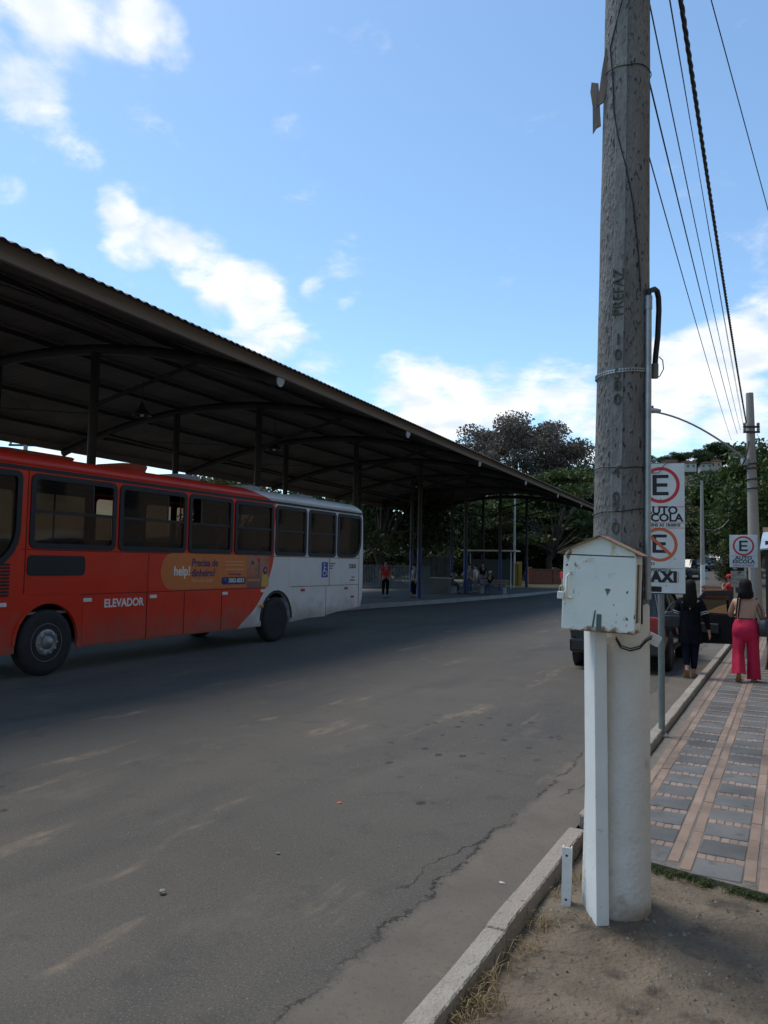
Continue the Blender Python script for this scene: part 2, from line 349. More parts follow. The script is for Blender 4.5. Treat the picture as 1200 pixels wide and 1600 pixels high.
# road surface in the street frame (local x = -L, local y = t); the kerb line steps back beyond the last shop
def road_right(t):
    if t < 32: return -1.34
    if t < 46: return -1.34 - (t - 32) / 14 * 3.6
    return -4.94
ys = lin(-8, 30, 38) + lin(32, 150, 59)
fx = [0, .06, .12, .2, .3, .45, .6, .8, 1.0]
nx = len(fx); vs = []; fs = []
for y in ys:
    x1 = road_right(y); x0 = -48 if y < 62 else (-9.6 if y > 66 else -48 + (y - 62) / 4 * 38.4)
    for q in fx: vs.append((x1 + (x0 - x1) * q, y, tw(x1 + (x0 - x1) * q, y)))
for j in range(len(ys) - 1):
    for i in range(nx - 1): fs.append((j * nx + i, (j + 1) * nx + i, (j + 1) * nx + i + 1, j * nx + i + 1))
mb = MB(); mb.add(vs, fs, 0, True); mb.build('road', M['road'], rz=-R(TS), kind='structure', fix=True)

# bare earth verge around the pole
rng = random.Random(3)
def verge_z(x, y):
    p = Vector((x * 1.1, y * 1.1, 0))
    z = -.045 + .018 * mnoise.noise(p) + .012 * mnoise.noise(p * 3.3) + .006 * mnoise.noise(p * 11) + .003 * mnoise.noise(p * 31)
    w = fr(y, -x); d = math.hypot(w.x - 1.30, w.y - 4.3)
    z += .05 * max(0, 1 - max(0, d - .15) / .35)
    if x < -1.08: z -= .02 * min(1, (-1.08 - x) / .08)
    return z
grid_sheet('earth_verge', lin(-1.24, 3.6, 150), lin(-1.0, 6.6, 210), verge_z, M['earth'], rz=-R(TS))

# kerb stones along the street
def kerb_stone(L0, t0, t1, z1, m, parent, seed, w=.105):
    bm = bmesh.new(); bmesh.ops.create_cube(bm, size=1)
    for v in bm.verts: v.co = Vector((-L0 + w * .5 + v.co.x * w, (t0 + t1) / 2 + v.co.y * (t1 - t0 - .006), -.14 + (v.co.z + .5) * (z1 + .14)))
    long_e = [e for e in bm.edges if abs(e.verts[0].co.y - e.verts[1].co.y) > .1]
    bmesh.ops.subdivide_edges(bm, edges=long_e, cuts=max(3, int((t1 - t0) / .05)), use_grid_fill=True)
    bmesh.ops.bevel(bm, geom=[e for e in bm.edges if e.is_boundary is False and e.calc_face_angle(0) > .8], offset=.008, segments=1, affect='EDGES')
    for v in bm.verts:
        p = v.co * 7 + Vector((seed, 0, 0))
        k = .005 * mnoise.noise(p) + .005 * mnoise.noise(p * 4.1) + .003 * mnoise.noise(p * 9.3)
        v.co += Vector((k, 0, .9 * k + (.010 * mnoise.noise(v.co * 1.7) if v.co.z > 0 else 0)))
        e = min(v.co.y - t0, t1 - v.co.y)
        if e < .03 and v.co.z > .03: v.co.z -= (.03 - e) * .4 * (1 + 1.5 * mnoise.noise(p * 2))
    mb = MB(); mb.bm(bm, smooth=False); o = mb.build('kerbstone', m, parent); return o
kerb = empty('kerb', (0, 0, 0), -R(TS)); kerb['kind'] = 'structure'
edges = [-.9, 1.3, 2.72, 3.75, 5.42]
for i in range(len(edges) - 1):
    kerb_stone(1.355 + .008 * math.sin(i * 2.1), edges[i], edges[i + 1], .046 + .004 * math.sin(i * 1.7), M['kerb_red'] if i == 3 else M['kerb'], kerb, i * 3.1)
t = 5.60; i = 0
while t < 31:
    ln = .96; kerb_stone(1.335 + .012 * t / 10, t, t + ln, .075, M['kerb_red'] if (i // 2) % 2 == 0 else M['kerb'], kerb, 40 + i * 2.3); t += ln; i += 1

# tiled pavement: mortar bed with every tile laid on it
SW0 = 5.42                                  # where the tiling begins
def sw_front(L): return 5.36 - .30 * (.86 - L) if L < 1.2 else 5.2
bed = MB()
bed_pts = [(1.20, 5.28), (.2, 5.14), (-3.2, 4.2), (-3.2, 34), (-5.0, 46), (-5.0, 60), (-4.9, 60)]
poly = [(-1.215, 5.26), (-.2, 5.0), (3.4, 4.1), (3.4, 58), (-4.8, 58), (-4.8, 46.3), (-1.215, 32)]
bed.prism(poly, .125, M=Matrix.Translation((0, 0, -.13)))
pav = bed.build('pavement', M['mortar'], rz=-R(TS), kind='structure')
PL, PR = .43, .385                          # strip width and row pitch
lines = [1.055 - PL * i for i in range(-1, 7)]
def piece_mesh(name, w, l, h, m, seed, jit=.0012):
    r = random.Random(seed); mb = MB(); b = .004
    c = [(-w / 2, -l / 2), (w / 2, -l / 2), (w / 2, l / 2), (-w / 2, l / 2)]
    z = [h + r.uniform(-jit, jit) for _ in range(4)]
    vs = [(x, y, -.012) for x, y in c] + [(x, y, z[i] - b) for i, (x, y) in enumerate(c)] + [(x - math.copysign(b, x), y - math.copysign(b, y), z[i]) for i, (x, y) in enumerate(c)]
    fs = [(i, (i + 1) % 4, 4 + (i + 1) % 4, 4 + i) for i in range(4)] + [(4 + i, 4 + (i + 1) % 4, 8 + (i + 1) % 4, 8 + i) for i in range(4)] + [(8, 9, 10, 11)]
    mb.add(vs, fs); me = mb.mesh(name); me.materials.append(m); return me
slab_w = PL - .155; brick_w = slab_w / 5
me_slab = [piece_mesh('slab', slab_w - .006, .282, .0, M['slab'], s) for s in range(3)]
me_band = [piece_mesh('band_tile', .066, PR - .004, .0, M['pink'], 10 + s) for s in range(3)]
me_brick = [piece_mesh('brick', brick_w - .005, .088, .0, M['pink2'], 20 + s) for s in range(3)]
far_slab, far_pink = MB(), MB()
nb = 0
def add_far(mb, x, y, w, l): mb.add([(x - w / 2, y - l / 2, 0), (x + w / 2, y - l / 2, 0), (x + w / 2, y + l / 2, 0), (x - w / 2, y + l / 2, 0)], [(0, 1, 2, 3)])
def lay(name, me, x, y):
    o = bpy.data.objects.new(name, rng.choice(me)); col.objects.link(o); o.parent = pav
    o.location = (x + rng.uniform(-.002, .002), y + rng.uniform(-.002, .002), .0 + rng.uniform(-.003, .002)); o.rotation_euler = (rng.uniform(-.008, .008), rng.uniform(-.008, .008), rng.uniform(-.012, .012))
for li in range(len(lines) - 1):
    La = lines[li]; x0 = -La                                     # strip from line La to La-PL, x grows to the right
    lean = .0
    for r_ in range(0, 66):
        yb = 5.33 + r_ * PR + lean
        if li == 0 and x0 + .05 < -1.19: pass
        front = 5.30 - .30 * max(0, x0 + 1.05)
        yc = yb - .115 * (li - 1)
        near = yc < 13.5 and li <= 4
        vis = li <= 5
        xs_ = x0 + .0775 + slab_w / 2
        if li == 0 and xs_ - slab_w / 2 < -1.18:
            # narrow cut strip against the kerb
            w = (x0 + PL) - .0775 + 1.18
            if w > .05:
                add_far(far_slab, -1.18 + w / 2, yc, w, .282)
                add_far(far_pink, -1.18 + w / 2, yc + PR / 2, w, .088)
        elif near:
            lay('slab', me_slab, xs_, yc)
            for k in range(5):
                bx = x0 + .0775 + brick_w * (k + .5)
                if yc < 9.3 and li <= 3 and nb < 290: lay('brick', me_brick, bx, yc + PR / 2); nb += 1
                else: add_far(far_pink, bx, yc + PR / 2, brick_w - .005, .088)
        elif vis:
            add_far(far_slab, xs_, yc, slab_w - .006, .282)
            for k in range(5): add_far(far_pink, x0 + .0775 + brick_w * (k + .5), yc + PR / 2, brick_w - .005, .088)
        for sx in ((x0 + .0405), (x0 + PL - .0405)):
            if sx < -1.16: continue
            if near and yc < 12: lay('band_tile', me_band, sx, yc + .09)
            else: add_far(far_pink, sx, yc + .09, .066, PR - .004)
if far_slab.v: o = far_slab.build('distant_slabs', M['slab'], pav, kind='stuff', fix=False)
o = far_pink.build('distant_bricks', M['pink2'], pav, kind='stuff', fix=False)

# station platform with its kerb
pl_front = [(-4, 13.6), (27.4, 13.3), (34.7, 12.3), (45, 11.4), (54, 10.75), (60, 11.0), (63.5, 12.4), (65, 15)]
pl_back = [(65, 20), (60, 22), (-4, 22)]
def poly_world(pts): return [tuple(fr(t, L, 0, TC).xy) for t, L in pts]
mb = MB(); P = poly_world([(t, L + .28) for t, L in pl_front] + pl_back); mb.prism(P, .15)
mb.build('platform', M['platform'], kind='structure')
pk = empty('platform_kerb'); pk['kind'] = 'structure'
for i in range(len(pl_front) - 1):
    a, b_ = pl_front[i], pl_front[i + 1]; n = max(1, int(round(math.dist(a, b_) / 1.5)))
    for k in range(n):
        u0, u1 = k / n, (k + 1) / n
        q = lambda u, e: fr(a[0] + (b_[0] - a[0]) * u, a[1] + (b_[1] - a[1]) * u + e, 0, TC)
        e0 = .006 / math.dist(a, b_)
        mb = MB(); mb.prism([q(u0 + e0, 0).xy[:], q(u1 - e0, 0).xy[:], q(u1 - e0, .28).xy[:], q(u0 + e0, .28).xy[:]], .165 + rng.uniform(-.008, .008))
        mb.build('kerbstone', M['platform_kerb'], pk)

# ------------------------------------------------------------------ station canopy (local x = -L, local y = t)
M['canopy_steel'] = mat('canopy_brown_steel', (.045, .039, .035), .6, c2=(.033, .029, .027), scale=1.5, spec=.3)
M['fascia'] = mat('fascia_dusty_brown', (.25, .195, .15), .75, c2=(.19, .15, .12), scale=.8, stretch=(1, .3, 4), spec=.3)
M['sheet'] = mat('roof_sheet', (.125, .108, .092), .8, c2=(.085, .075, .065), scale=.6, spec=.3)
M['cap'] = mat('pipe_cap', (.46, .45, .43), .6, c2=(.38, .37, .35), scale=3)
M['blue'] = mat('column_blue', (.007, .018, .11), .5, c2=(.006, .013, .08), scale=2.0)
LE, LC, LB2 = 8.75, 15.5, 22.25
FRAMES = [6.85 + 7.05 * k for k in range(-1, 8)]
def arch_z(L): return 6.85 - .02706 * (L - LC) ** 2
can = tag(empty('bus_station_canopy', (0, 0, 0), -R(TC)), 'long arched brown metal canopy on blue-footed columns over the bus platform', 'canopy')
mb = MB(); T0, T1 = -1.2, 57.4; pitch = .19
ncol = int((T1 - T0) / pitch) * 6; Ls = lin(LE - .30, LB2 + .30, 22)
vs = []
for j in range(ncol + 1):
    t = T0 + (T1 - T0) * j / ncol; w = .017 * math.sin(2 * math.pi * (t - T0) / pitch)
    for L in Ls: vs.append((-L, t, arch_z(L) + .335 + w))
n = len(Ls)
mb.add(vs, [(j * n + i, j * n + i + 1, (j + 1) * n + i + 1, (j + 1) * n + i) for j in range(ncol) for i in range(n - 1)], 0, True)
mb.build('roof_sheet', M['sheet'], can, fix=False)
for L, nm in ((LE - .05, 'fascia'), (LB2 + .05, 'fascia')):
    mb = MB(); z = arch_z(L) + .06; mb.box(-L - .035, -L + .035, T0 + .04, T1 - .04, z + .0, z + .235); mb.build(nm, M['fascia'], can)
for i in range(7):
    L = LE + 1.1 + (LB2 - LE - 2.2) * i / 6; z = arch_z(L)
    mb = MB(); mb.box(-L - .03, -L + .03, T0 + .06, T1 - .06, z + .165, z + .285); mb.build('purlin', M['canopy_steel'], can)
for k, t in enumerate(FRAMES):
    mb = MB(); arcL = lin(LE - .02, LB2 + .02, 20); mb.tube([(-L, t, arch_z(L)) for L in arcL], .125, 14)
    a = mb.build('arch_pipe', M['canopy_steel'], can)
    for L, s_ in ((LE - .02, 1), (LB2 + .02, -1)):
        c = MB(); z = arch_z(L); c.tube([(-L, t, z), (-L + s_ * .025, t, z - .004)], .137, 18); c.build('end_cap', M['cap'], a)
    for L in (13.9, 17.19):
        c = MB(); r = .105
        c.tube([(-L, t, .12), (-L, t, 2.55)], r + .004, 14, 1); c.tube([(-L, t, 2.55), (-L, t, arch_z(L) - .08)], r, 14, 0)
        c.box(-L - .18, -L + .18, t - .18, t + .18, .15, .17, 1)
        c.build('column', [M['canopy_steel'], M['blue']], can)
    for (La, za, Lb_) in ((13.9, 5.42, 10.9), (17.19, 5.42, 20.2)):
        c = MB(); c.tube([(-La, t, za), (-Lb_, t, arch_z(Lb_) - .10)], .05, 8); c.build('strut', M['canopy_steel'], can)
for k in range(len(FRAMES) - 1):                                      # thin wind bracing in each bay
    for L0, L1 in ((LE + 1, 12.4), (18.6, LB2 - 1)):
        c = MB(); c.tube([(-L0, FRAMES[k], arch_z(L0) + .1), (-L1, FRAMES[k + 1], arch_z(L1) + .1)], .014, 5, cap=False)
        c.tube([(-L1, FRAMES[k], arch_z(L1) + .1), (-L0, FRAMES[k + 1], arch_z(L0) + .1)], .014, 5, cap=False); c.build('brace_rod', M['dark'], can)
M['lamp'] = mat('lamp_enamel', (.03, .035, .035), .4)
names = ['nearest', 'second nearest', 'third nearest', 'fourth nearest', 'fifth nearest']
for k in range(5):
    t = FRAMES[k + 2] - 3.6; L = 15.5; z = arch_z(L)
    r = tag(empty('pendant_lamp', fr(t, L, z - .95, TC)), 'dark bell-shaped pendant lamp under the canopy, %s of the row' % names[k], 'lamp', 'pendant lamps under the canopy')
    c = MB(); c.tube([(0, 0, .34), (0, 0, 1.05)], .015, 6); c.build('stem', M['dark'], r)
    c = MB(); c.lathe([(.05, .36), (.07, .30), (.10, .20), (.24, .06), (.27, 0), (.255, .0), (.22, .05), (.08, .18)], 18); c.build('shade', M['lamp'], r)
    c = MB(); c.lathe([(.0, -.03), (.05, -.01), (.06, .04), (.03, .12), (.0, .13)], 12); c.build('bulb', M['white'], r)

# ------------------------------------------------------------------ the bus (local x outwards from the near side, y from the front to the rear)
def bus_paint():
    m = bpy.data.materials.new('bus_paint'); m.use_nodes = True; t = m.node_tree; b = t.nodes['Principled BSDF']
    b.inputs['Roughness'].default_value = .32; b.inputs['Specular IOR Level'].default_value = .4
    co = nd(t, 'ShaderNodeTexCoord'); sx = nd(t, 'ShaderNodeSeparateXYZ'); t.links.new(co.outputs['Object'], sx.inputs[0])
    r = nd(t, 'ShaderNodeMapRange'); r.inputs['From Min'].default_value = .3; r.inputs['From Max'].default_value = 3.5; t.links.new(sx.outputs['Z'], r.inputs['Value'])
    fc = nd(t, 'ShaderNodeFloatCurve'); t.links.new(r.outputs[0], fc.inputs['Value'])
    pts = [(.3, 7.45), (.45, 7.66), (.9, 8.30), (1.46, 8.70), (1.95, 8.86), (2.5, 8.86), (3.08, 8.86), (3.15, 8.72), (3.27, 8.25), (3.5, 7.2)]
    cv = fc.mapping.curves[0]
    for i, (z, y) in enumerate(pts):
        p = ((z - .3) / 3.2, (y - 7) / 2.5)
        if i == 0: cv.points[0].location = p
        elif i == len(pts) - 1: cv.points[-1].location = p
        else: cv.points.new(*p)
    fc.mapping.update()
    q = nd(t, 'ShaderNodeMath', operation='MULTIPLY_ADD'); t.links.new(fc.outputs[0], q.inputs[0]); q.inputs[1].default_value = 2.5; q.inputs[2].default_value = 7
    g = nd(t, 'ShaderNodeMath', operation='GREATER_THAN'); t.links.new(sx.outputs['Y'], g.inputs[0]); t.links.new(q.outputs[0], g.inputs[1])
    n = nd(t, 'ShaderNodeTexNoise'); n.inputs['Scale'].default_value = 1.6; n.inputs['Detail'].default_value = 5; t.links.new(co.outputs['Object'], n.inputs['Vector'])
    d = nd(t, 'ShaderNodeMapRange'); t.links.new(n.outputs['Fac'], d.inputs['Value']); d.inputs['From Min'].default_value = .35; d.inputs['From Max'].default_value = .75
    rd = nd(t, 'ShaderNodeMix', data_type='RGBA'); rd.inputs['A'].default_value = (.66, .034, .010, 1); rd.inputs['B'].default_value = (.58, .032, .011, 1); t.links.new(d.outputs[0], rd.inputs['Factor'])
    wd = nd(t, 'ShaderNodeMix', data_type='RGBA'); wd.inputs['A'].default_value = (.70, .68, .63, 1); wd.inputs['B'].default_value = (.60, .57, .51, 1); t.links.new(d.outputs[0], wd.inputs['Factor'])
    x = nd(t, 'ShaderNodeMix', data_type='RGBA'); t.links.new(g.outputs[0], x.inputs['Factor']); t.links.new(rd.outputs['Result'], x.inputs['A']); t.links.new(wd.outputs['Result'], x.inputs['B'])
    dz = nd(t, 'ShaderNodeTexNoise'); dz.inputs['Scale'].default_value = 3.0; dz.inputs['Detail'].default_value = 8; t.links.new(co.outputs['Object'], dz.inputs['Vector'])
    da = nd(t, 'ShaderNodeMath', operation='MULTIPLY_ADD'); t.links.new(dz.outputs['Fac'], da.inputs[0]); da.inputs[1].default_value = -1.1; t.links.new(sx.outputs['Z'], da.inputs[2])
    dm = nd(t, 'ShaderNodeMapRange'); t.links.new(da.outputs[0], dm.inputs['Value']); dm.inputs['From Min'].default_value = .35; dm.inputs['From Max'].default_value = -.15; dm.inputs['To Max'].default_value = .55
    dx = nd(t, 'ShaderNodeMix', data_type='RGBA'); t.links.new(x.outputs['Result'], dx.inputs['A']); dx.inputs['B'].default_value = (.17, .135, .10, 1); t.links.new(dm.outputs[0], dx.inputs['Factor'])
    wv = nd(t, 'ShaderNodeTexNoise'); wv.inputs['Scale'].default_value = 1.8; wv.inputs['Detail'].default_value = 2; t.links.new(co.outputs['Object'], wv.inputs['Vector'])
    bu = nd(t, 'ShaderNodeBump'); bu.inputs['Strength'].default_value = .35; bu.inputs['Distance'].default_value = .05; t.links.new(wv.outputs['Fac'], bu.inputs['Height']); t.links.new(bu.outputs[0], b.inputs['Normal'])
    t.links.new(dx.outputs['Result'], b.inputs['Base Color']); return m
M['bus'] = bus_paint()
M['rim'] = mat('steel_rim', (.36, .36, .35), .45, .5, c2=(.2, .19, .18), scale=8)
M['seat'] = mat('seat_fabric', (.02, .03, .07), .8)
M['interior'] = mat('bus_interior', (.22, .20, .18), .8)
M['rail_yellow'] = mat('yellow_handrail', (.55, .36, .03), .4)
M['curtain'] = mat('beige_film', (.30, .22, .16), .8)
BW, BL = 2.5, 13.2
ax0, ax1 = 2.74, 9.0
bus = tag(empty('city_bus', (-6.387 + .06, 9.60, 0), -R(TB)), 'red and white city bus standing at the platform under the canopy', 'bus')
def fill_plate(outline, holes, d, mi=0):                  # polygon with holes in (y, z) extruded along x from 0 to d
    bm = bmesh.new(); es = []
    for loop in [outline] + holes:
        vv = [bm.verts.new((0, y, z)) for y, z in loop]
        es += [bm.edges.new((vv[i], vv[(i + 1) % len(vv)])) for i in range(len(vv))]
    bmesh.ops.triangle_fill(bm, use_beauty=True, use_dissolve=False, edges=es)
    g = bmesh.ops.extrude_face_region(bm, geom=bm.faces[:])
    for v in g['geom']:
        if isinstance(v, bmesh.types.BMVert): v.co.x += d
    bmesh.ops.recalc_face_normals(bm, faces=bm.faces[:])
    return bm
def rrect(y0, y1, z0, z1, r, n=5, rs=None):
    rs = rs or (r, r, r, r); pts = []
    for (cy, cz, a0, q) in ((y0, z0, 180, rs[0]), (y1, z0, 270, rs[1]), (y1, z1, 0, rs[2]), (y0, z1, 90, rs[3])):
        ox = cy + q if a0 in (180, 90) else cy - q; oz = cz + q if a0 in (180, 270) else cz - q
        for k in range(n + 1):
            a = R(a0 + 90 * k / n); pts.append((ox + q * math.cos(a), oz + q * math.sin(a)))
    return pts
WZ0, WZ1 = 1.93, 3.07
WIN = [(2.33, 4.06), (4.13, 5.86), (5.93, 7.30), (7.38, 8.80), (8.89, 10.22), (10.31, 11.66), (11.74, 13.06)]
def side_outline():
    pts = [(.12, .42)]
    def arch(c, r=.58):
        return [(c + r * math.cos(R(a)), .50 + r * 1.02 * math.sin(R(a))) for a in range(180, -1, -12)]
    pts = [(.10, .38)] + [(ax0 - .58, .38)] + arch(ax0) + [(ax0 + .58, .38), (ax1 - .58, .38)] + arch(ax1) + [(ax1 + .58, .40), (BL - .12, .62), (BL - .02, .9), (BL, 1.6), (BL - .04, 3.0), (BL - .10, 3.17), (.25, 3.17), (.08, 2.6), (.02, 1.4), (.02, .7)]
    return pts
holes = [rrect(a + .05, b - .05, WZ0 + .05, WZ1 - .05, .10) for a, b in WIN[:-1]] + [rrect(WIN[-1][0] + .05, WIN[-1][1] - .05, WZ0 + .05, WZ1 - .05, .1, rs=(.12, .42, .12, .10))]
holes = [rrect(.55, 2.12, 1.65, WZ1 - .05, .1, rs=(.1, .55, .1, .1))] + holes
for x in (-.04, -BW):
    mb = MB(); mb.bm(fill_plate(side_outline(), [list(h) for h in holes], .04), 0, Matrix.Translation((x, 0, 0)))
    mb.build('side_wall', M['bus'], bus)
# glazing with rubber frames
for i, (a, b) in enumerate([(.50, 2.17)] + WIN):
    z0 = 1.60 if i == 0 else WZ0
    rs = (.10, .60, .10, .10) if i == 0 else ((.13, .46, .13, .11) if i == 7 else (.11, .11, .11, .11))
    fo = MB(); fo.bm(fill_plate(rrect(a, b, z0, WZ1, .1, rs=rs), [rrect(a + .085, b - .085, z0 + .085, WZ1 - .085, .07, rs=tuple(max(.05, q - .06) for q in rs))], .02), 0, Matrix.Translation((0.001, 0, 0)))
    w = fo.build('window', M['black'], bus)
    zm = z0 + (WZ1 - z0) * .50
    if 0 < i < 7:
        m_ = MB(); m_.box(-.015, .014, a + .08, b - .08, zm - .022, zm + .022); m_.build('window_bar', M['black'], w)
        if i in (1, 2): panes = [(a + .085, b - .085, z0 + .085, zm - .02), (a + .085, b - .50, zm + .02, WZ1 - .085)]
        elif i == 3: panes = [(a + .085, b - .085, z0 + .085, zm - .02), (a + .38, b - .085, zm + .02, WZ1 - .085)]
        else: panes = [(a + .085, b - .085, z0 + .085, zm - .02), (a + .085, b - .085, zm + .02, WZ1 - .085)]
        for (p0, p1, q0, q1) in panes:
            g = MB(); g.box(-.014, -.008, p0, p1, q0, q1); g.build('pane', M['glass_bus'], w)
        if i in (1, 2, 3):
            yb = panes[1][1] if i < 3 else panes[1][0]
            g = MB(); g.box(-.02, -.004, yb - .012, yb + .012, zm + .02, WZ1 - .085); g.build('sliding_stile', M['dark'], w)
    else:
        g = MB(); g.bm(fill_plate(rrect(a + .08, b - .08, z0 + .08, WZ1 - .08, .07, rs=tuple(max(.05, q - .06) for q in rs)), [], .006), 0, Matrix.Translation((-.014, 0, 0))); g.build('pane', M['glass_bus'], w)
# far-side glazing
for (a, b) in [(.50, 2.17)] + WIN:
    g = MB(); g.box(-BW + .012, -BW + .018, a, b, WZ0 - (.3 if a < 1 else 0), WZ1); g.build('far_pane', M['glass_bus'], bus)
# roof with rounded shoulders, front and rear ends, floor
def roof_ring(y, k=1.0):
    pts = [(0, 3.17), (-.015, 3.24), (-.06, 3.31), (-.16, 3.365), (-.45, 3.41), (-1.25, 3.44)]
    pts = pts + [(-BW - x, z) for x, z in pts[-2::-1]]
    return [Vector((x, y, 3.17 + (z - 3.17) * k)) for x, z in pts]
mb = MB(); mb.loft([roof_ring(.25, .4), roof_ring(.5, .9), roof_ring(1.1), roof_ring(BL - .7), roof_ring(BL - .3, .95), roof_ring(BL - .1, .6)], cap=True, closed=True)
mb.build('roof', M['bus'], bus)
mb = MB(); mb.box(.0, .016, .3, BL - .12, 3.10, 3.155); mb.build('gutter_rail', M['black'], bus)
for y0, y1, z0, z1 in ((0.02, .10, .42, 1.5), (BL - .06, BL, .75, 3.17)):
    mb = MB(); mb.box(-BW + .04, -.04, y0, y1, z0, z1); mb.build('end_wall', M['bus'], bus)
mb = MB(); mb.box(-BW + .05, -.05, .10, .12, 1.5, 3.1); mb.build('windscreen', M['glass_bus'], bus)
mb = MB(); mb.box(-BW + .045, -.045, .1, BL - .08, .93, .97); mb.box(-BW + .045, -.045, .3, BL - .15, 3.10, 3.13); mb.box(-BW + .05, -.05, ax0 + .7, ax1 - .7, .44, .5)
mb.build('floor', M['interior'], bus)
for i in range(11):                                            # seats seen dimly through the glazing
    y = 3.1 + i * .86
    for x in (-.55, -BW + .55):
        s_ = MB(); s_.bbox(x - .42, x + .42, y, y + .42, 1.32, 1.42, .03); s_.bbox(x - .42, x + .42, y + .38, y + .47, 1.38, 2.12, .03); s_.box(x - .3, x + .3, y + .1, y + .3, .97, 1.33)
        s_.build('seat', M['seat'], bus)
for i in range(6):
    s_ = MB(); s_.tube([(-.95, 3.6 + i * 1.6, .97), (-.95, 3.6 + i * 1.6, 3.1)], .018, 8); s_.build('handrail', M['rail_yellow'], bus)
s_ = MB(); s_.tube([(-.95, 2.6, 2.95), (-.95, 12.6, 2.95)], .018, 8); s_.build('handrail', M['rail_yellow'], bus)
for (y0, y1) in ((2.5, 3.55), (6.5, 7.2), (9.0, 9.9)):
    s_ = MB(); s_.box(-BW + .06, -BW + .07, y0, y1, 1.95, 3.05); s_.build('curtain', M['curtain'], bus)
# wheels
def wheel(y, dual):
    w = empty('wheel', (0, 0, 0)); w.parent = bus; w.location = (-.03, y, .50)
    Mx = Matrix.Rotation(R(90), 4, 'Y')
    t_ = MB(); t_.lathe([(.29, -.20), (.40, -.22), (.475, -.20), (.50, -.14), (.50, -.10), (.488, -.095), (.488, -.085), (.50, -.08), (.50, .0), (.475, .03), (.40, .045), (.30, .03)], 40, M=Mx); t_.build('tyre', M['tyre'], w)
    r_ = MB()
    if dual: prof = [(.30, .02), (.285, .03), (.27, .0), (.25, -.10), (.16, -.13), (.13, -.08), (.10, -.06), (0.0, -.06)]
    else: prof = [(.30, .02), (.285, .035), (.27, .01), (.26, -.03), (.20, .03), (.15, .06), (.12, .055), (.10, .03), (.085, .085), (.0, .095)]
    r_.lathe(prof, 32, M=Mx); r_.build('rim', M['rim'], w)
    zb = -.02 if not dual else -.085
    for k in range(10):
        a = 2 * math.pi * k / 10; b_ = MB(); b_.lathe([(.0, .03), (.016, .025), (.016, 0), (.016, -.03)], 6, M=Matrix.Translation((zb + .07 if not dual else zb + .0, .165 * math.cos(a), .165 * math.sin(a))) @ Mx); b_.build('wheel_nut', M['steel'], w)
    for k in range(8):
        a = 2 * math.pi * (k + .5) / 8; h = MB(); h.lathe([(.0, .004), (.024, .004), (.024, 0.0)], 10, M=Matrix.Translation((.012 if not dual else -.10, .235 * math.cos(a), .235 * math.sin(a))) @ Mx); h.build('vent_hole', M['black'], w)
    return w
wheel(ax0, False); wheel(ax1, True)
for y in (ax0, ax1):
    mb = MB(); mb.box(-BW + .1, -.4, y - .56, y + .56, .95, 1.14); mb.box(-.42, -.36, y - .6, y + .6, .38, 1.1); mb.build('wheel_housing', M['black'], bus)
    mb = MB(); mb.bm(fill_plate([(y + .585 * math.cos(R(a)), .5 + .597 * math.sin(R(a))) for a in range(0, 181, 10)] + [(y + .635 * math.cos(R(a)), .5 + .65 * math.sin(R(a))) for a in range(180, -1, -10)], [], .02), 0, Matrix.Translation((.0, 0, 0))); mb.build('wheel_arch_lip', M['black'] if y == ax1 else M['bus'], bus)
    for s_ in (-BW + .32,):
        w2 = MB(); w2.lathe([(.2, -.14), (.48, -.14), (.5, -.1), (.5, .1), (.48, .14), (.2, .14)], 24, M=Matrix.Translation((s_, y, .5)) @ Matrix.Rotation(R(90), 4, 'Y')); w2.build('far_tyre', M['tyre'], bus)
# skirt panels, each a plate with a shadow gap round it
for (y0, y1, z0, z1) in ((3.42, 4.86, .40, 1.20), (4.88, 5.86, .40, 1.20), (5.88, 7.0, .40, 1.20), (7.02, 8.36, .40, 1.20), (9.66, 11.2, .45, 1.20)):
    mb = MB(); mb.bbox(-.004, .007, y0, y1, z0, z1, .003); mb.build('skirt_panel', M['bus'], bus)
mb = MB(); mb.bm(fill_plate([(11.22, .48), (12.9, .64), (12.9, 1.2), (11.22, 1.2)], [], .011), 0, Matrix.Translation((-.004, 0, 0))); mb.build('skirt_panel', M['bus'], bus)
for (y0, y1) in ((2.35, 4.88), (4.90, 7.68), (9.5, 11.35), (11.37, 12.95)):
    mb = MB(); mb.bbox(-.004, .005, y0, y1, 1.225, 1.90, .003); mb.build('side_panel', M['bus'], bus)
for (y0, y1, z) in ((3.36, 8.38, 1.212), (9.62, 12.95, 1.212), (2.2, 12.98, 1.912)):
    mb = MB(); mb.box(.001, .0075, y0, y1, z - .004, z + .004); mb.build('panel_seam', M['black'], bus)
for y, z0, z1 in ((4.87, .4, 1.9), (5.87, .4, 1.2), (7.01, .4, 1.2), (7.69, 1.23, 1.9), (11.21, .46, 1.2), (11.36, 1.22, 1.9), (12.96, .7, 3.1), (2.28, 1.25, 3.1)):
    mb = MB(); mb.box(.001, .0078, y - .004, y + .004, z0, z1); mb.build('panel_seam', M['black'], bus)
mb = MB(); mb.bm(fill_plate(rrect(2.32, 3.42, 1.52, 1.83, .07), [], .012), 0, Matrix.Translation((.004, 0, 0))); mb.build('route_display', M['black'], bus)
for k in range(10):
    mb = MB(); mb.box(.0, .012, 1.55, 2.02, 1.22 + k * .05, 1.25 + k * .05); mb.build('grille_slat', M['black'], bus)
M['marker_white'] = mat('white_reflector', (.7, .7, .68), .3); M['marker_red'] = mat('red_reflector', (.4, .02, .02), .3); M['marker_amber'] = mat('amber_reflector', (.6, .2, .02), .3)
